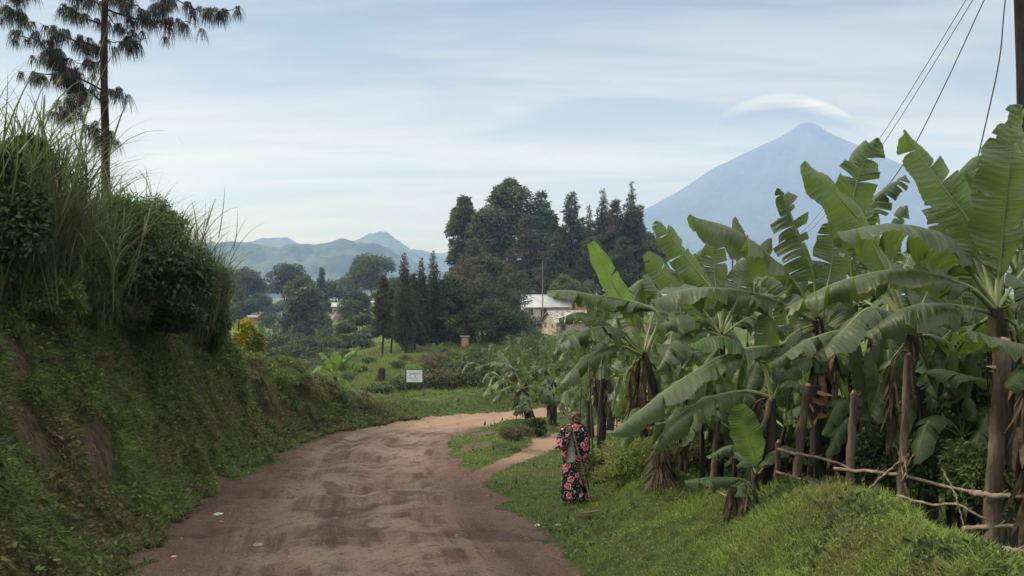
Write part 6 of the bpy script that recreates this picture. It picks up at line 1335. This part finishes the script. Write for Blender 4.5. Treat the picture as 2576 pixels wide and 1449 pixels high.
    m = MB(); m.tube(curve([S((-.19, -.01, 1.30)), S((-.25, -.06, 1.15)), S((-.25, -.12, 1.03)), S((-.20, -.18, 1.10)), S((-.135, -.205, 1.20))], 14), np.array(np.interp(np.linspace(0, 1, 14), [0, .3, .55, .8, 1], [.075, .080, .075, .062, .055])) * k, 18, 0, False, .05, np.random.RandomState(3))
    q = part(m, 'sleeve', MT['floral']); sm = q.modifiers.new('t', 'SOLIDIFY'); sm.thickness = .006
    for s_ in (-1, 1):
        m = MB(); ellipsoid(m, S((.12 * s_, -.055, .012)), np.array((.048, .13, .014)) * k); m.tube(curve([S((.075 * s_, -.10, .02)), S((.12 * s_, -.10, .085)), S((.165 * s_, -.10, .02))], 8), .010, 6); part(m, 'sandal', MT['shoe'])
    # walking stick, held in the raised hand
    y0 = O[1] - .245; a = np.array(((1420 - CX) / FPX * (O[1] - .10), O[1] - .17, 0)); a[2] = CAMZ + (HY - 1003) / FPX * (O[1] - .17)
    h_ = O + S((-.070, -.236, 1.33)); e_ = P(1487, 1246, O[1] - .36); g2 = ground(e_[0], e_[1]); e_[2] = min(e_[2], g2 + .02) if e_[2] - g2 < .35 else e_[2]
    dirv = e_ - h_; lowp = h_ + dirv * 1.0
    t_ = (g2 + .01 - lowp[2]) / dirv[2] if dirv[2] else 0; lowp = lowp + dirv * max(0, t_)
    m = MB(); n = 26; c = curve([a, h_ + np.array((-.012, 0, .04)), h_, (h_ + e_) / 2 + np.array((.012, 0, 0)), e_, lowp - np.array((0, 0, .01))], n); c += np.random.RandomState(6).normal(size=c.shape) * .0022
    m.tube(c, np.linspace(.011, .014, n), 8, 0, True, .2, np.random.RandomState(2))
    tag(m.build('walking_stick', MT['stick']), 'long thin crooked staff slanting across the dress of the person', 'walking stick')
person()
# ------------------------------------------------------------------ litter and small things on the ground
MT['white'] = simple('white plastic', (.60, .60, .60), (.74, .74, .74), .5, .4, 20, .3)
MT['greenbag'] = simple('pale green plastic', (.26, .40, .32), (.42, .52, .45), .5, .4, 20, .3)
MT['redbag'] = simple('red and white wrapper', (.60, .08, .09), (.68, .60, .60), .5, .4, 60, .2)
MT['stone'] = simple('pale stone', (.16, .125, .105), (.27, .22, .19), .9, .2, 20, .5)
def scrap(px, py, w, mk, label, cat='litter', seed=1, h=.25, name='litter', group=None, long=1.0, org=None):
    rng = np.random.RandomState(seed + int(px)); g_ = G(px, py, 5, 60) if org is None else np.array(org); W = w / FPX * g_[1]
    nu, nv = 8, 12; th = np.linspace(.05, np.pi - .05, nu)[:, None]; ph = np.linspace(0, 2 * np.pi, nv, endpoint=False)[None]
    r = 1 + .38 * (rng.rand(nu, nv) - .5)
    V = np.stack([np.sin(th) * np.cos(ph) * r * long, np.sin(th) * np.sin(ph) * r, np.cos(th) * r * h + h * .5], -1).reshape(-1, 3) * W / 2
    a = rng.rand() * .6 - .3; V = np.stack([V[:, 0] * math.cos(a) - V[:, 1] * math.sin(a), V[:, 0] * math.sin(a) + V[:, 1] * math.cos(a), V[:, 2]], -1)
    m = MB(); m.grid(V + g_, nu, nv, 0, True, None, False); m.add((V + g_)[:nv], [list(range(nv))]); m.add((V + g_)[-nv:], [list(range(nv))[::-1]])
    return tag(m.build(name, MT[mk]), label, cat, group)
scrap(645, 1371, 26, 'stone', 'flat pale flake lying alone on the road', long=1.5, h=.12)
scrap(437, 1402, 12, 'redbag', 'crumpled red and white wrapper at the lower left of the road', h=.5)
scrap(548, 1294, 18, 'greenbag', 'flattened pale green plastic at the left road edge', h=.2, long=1.3)
scrap(378, 1373, 12, 'white', 'small white scrap left of the red and white wrapper', h=.3)
scrap(1352, 1323, 14, 'white', 'crumpled white paper at the right road edge below the person', h=.4)
scrap(1405, 1322, 14, 'stone', 'pale flake in the grass just right of the crumpled white paper', h=.25, long=1.5)
scrap(1712, 1024, 20, 'white', 'white plastic bag caught among the banana stems', h=1.1, org=P(1712, 1028, 13.2))
for i, (px, py) in enumerate(((1240, 1162), (1246, 1168), (1225, 1180), (1290, 1185), (1075, 1063), (1172, 1038), (1300, 1044), (1285, 1050), (1275, 1055))):
    scrap(px, py, 5, 'stone', 'pale scrap of litter scattered on the grass near the footpath', group='litter by the footpath', h=.4, seed=i)
rng = np.random.RandomState(21)
for i in range(46):
    px, py = (rng.rand() * 900 + 420, 1200 + rng.rand() * 245) if i < 44 else (400 + rng.rand() * 130, 1270 + rng.rand() * 170)
    scrap(px, py, 3.0 + 5 * rng.rand() ** 2, 'stone', 'small pale stone lying loose on the dirt road', 'stone', i, .5, 'stone', 'stones on the road')
# dry stalk lying by the skirt
m = MB(); g_ = G(1490, 1300); k = 34; hd = np.tile(np.array((1., .15, 0)), (k, 1))
blades(m, rng, g_ + np.array((-.15, 0, .03)) + rvec(rng, k) * np.array((.10, .05, .02)), nrm(np.array((1., .15, .10)) + rvec(rng, k) * .13), .22 + .25 * rng.rand(k), .012, .12, 3, 0, hd)
tag(m.build('dry_stalk', MT['straw']), 'bundle of straw coloured stalks on the grass at the feet of the person', 'dry stalks')

# dark earth stump added in place of a dark notch in the slope
g_ = onground(957, 57); mb = MB(); mb.tube(curve([g_ - np.array((0, 0, .3)), g_ + np.array((.05, 0, .4)), g_ + np.array((.12, 0, .95))], 8), np.linspace(.40, .16, 8), 14, 0, True, .9, np.random.RandomState(3))
tag(mb.build('earth_stump', MT['bark']), 'dark ragged earth stump on the grassy slope left of the signboard', 'stump')
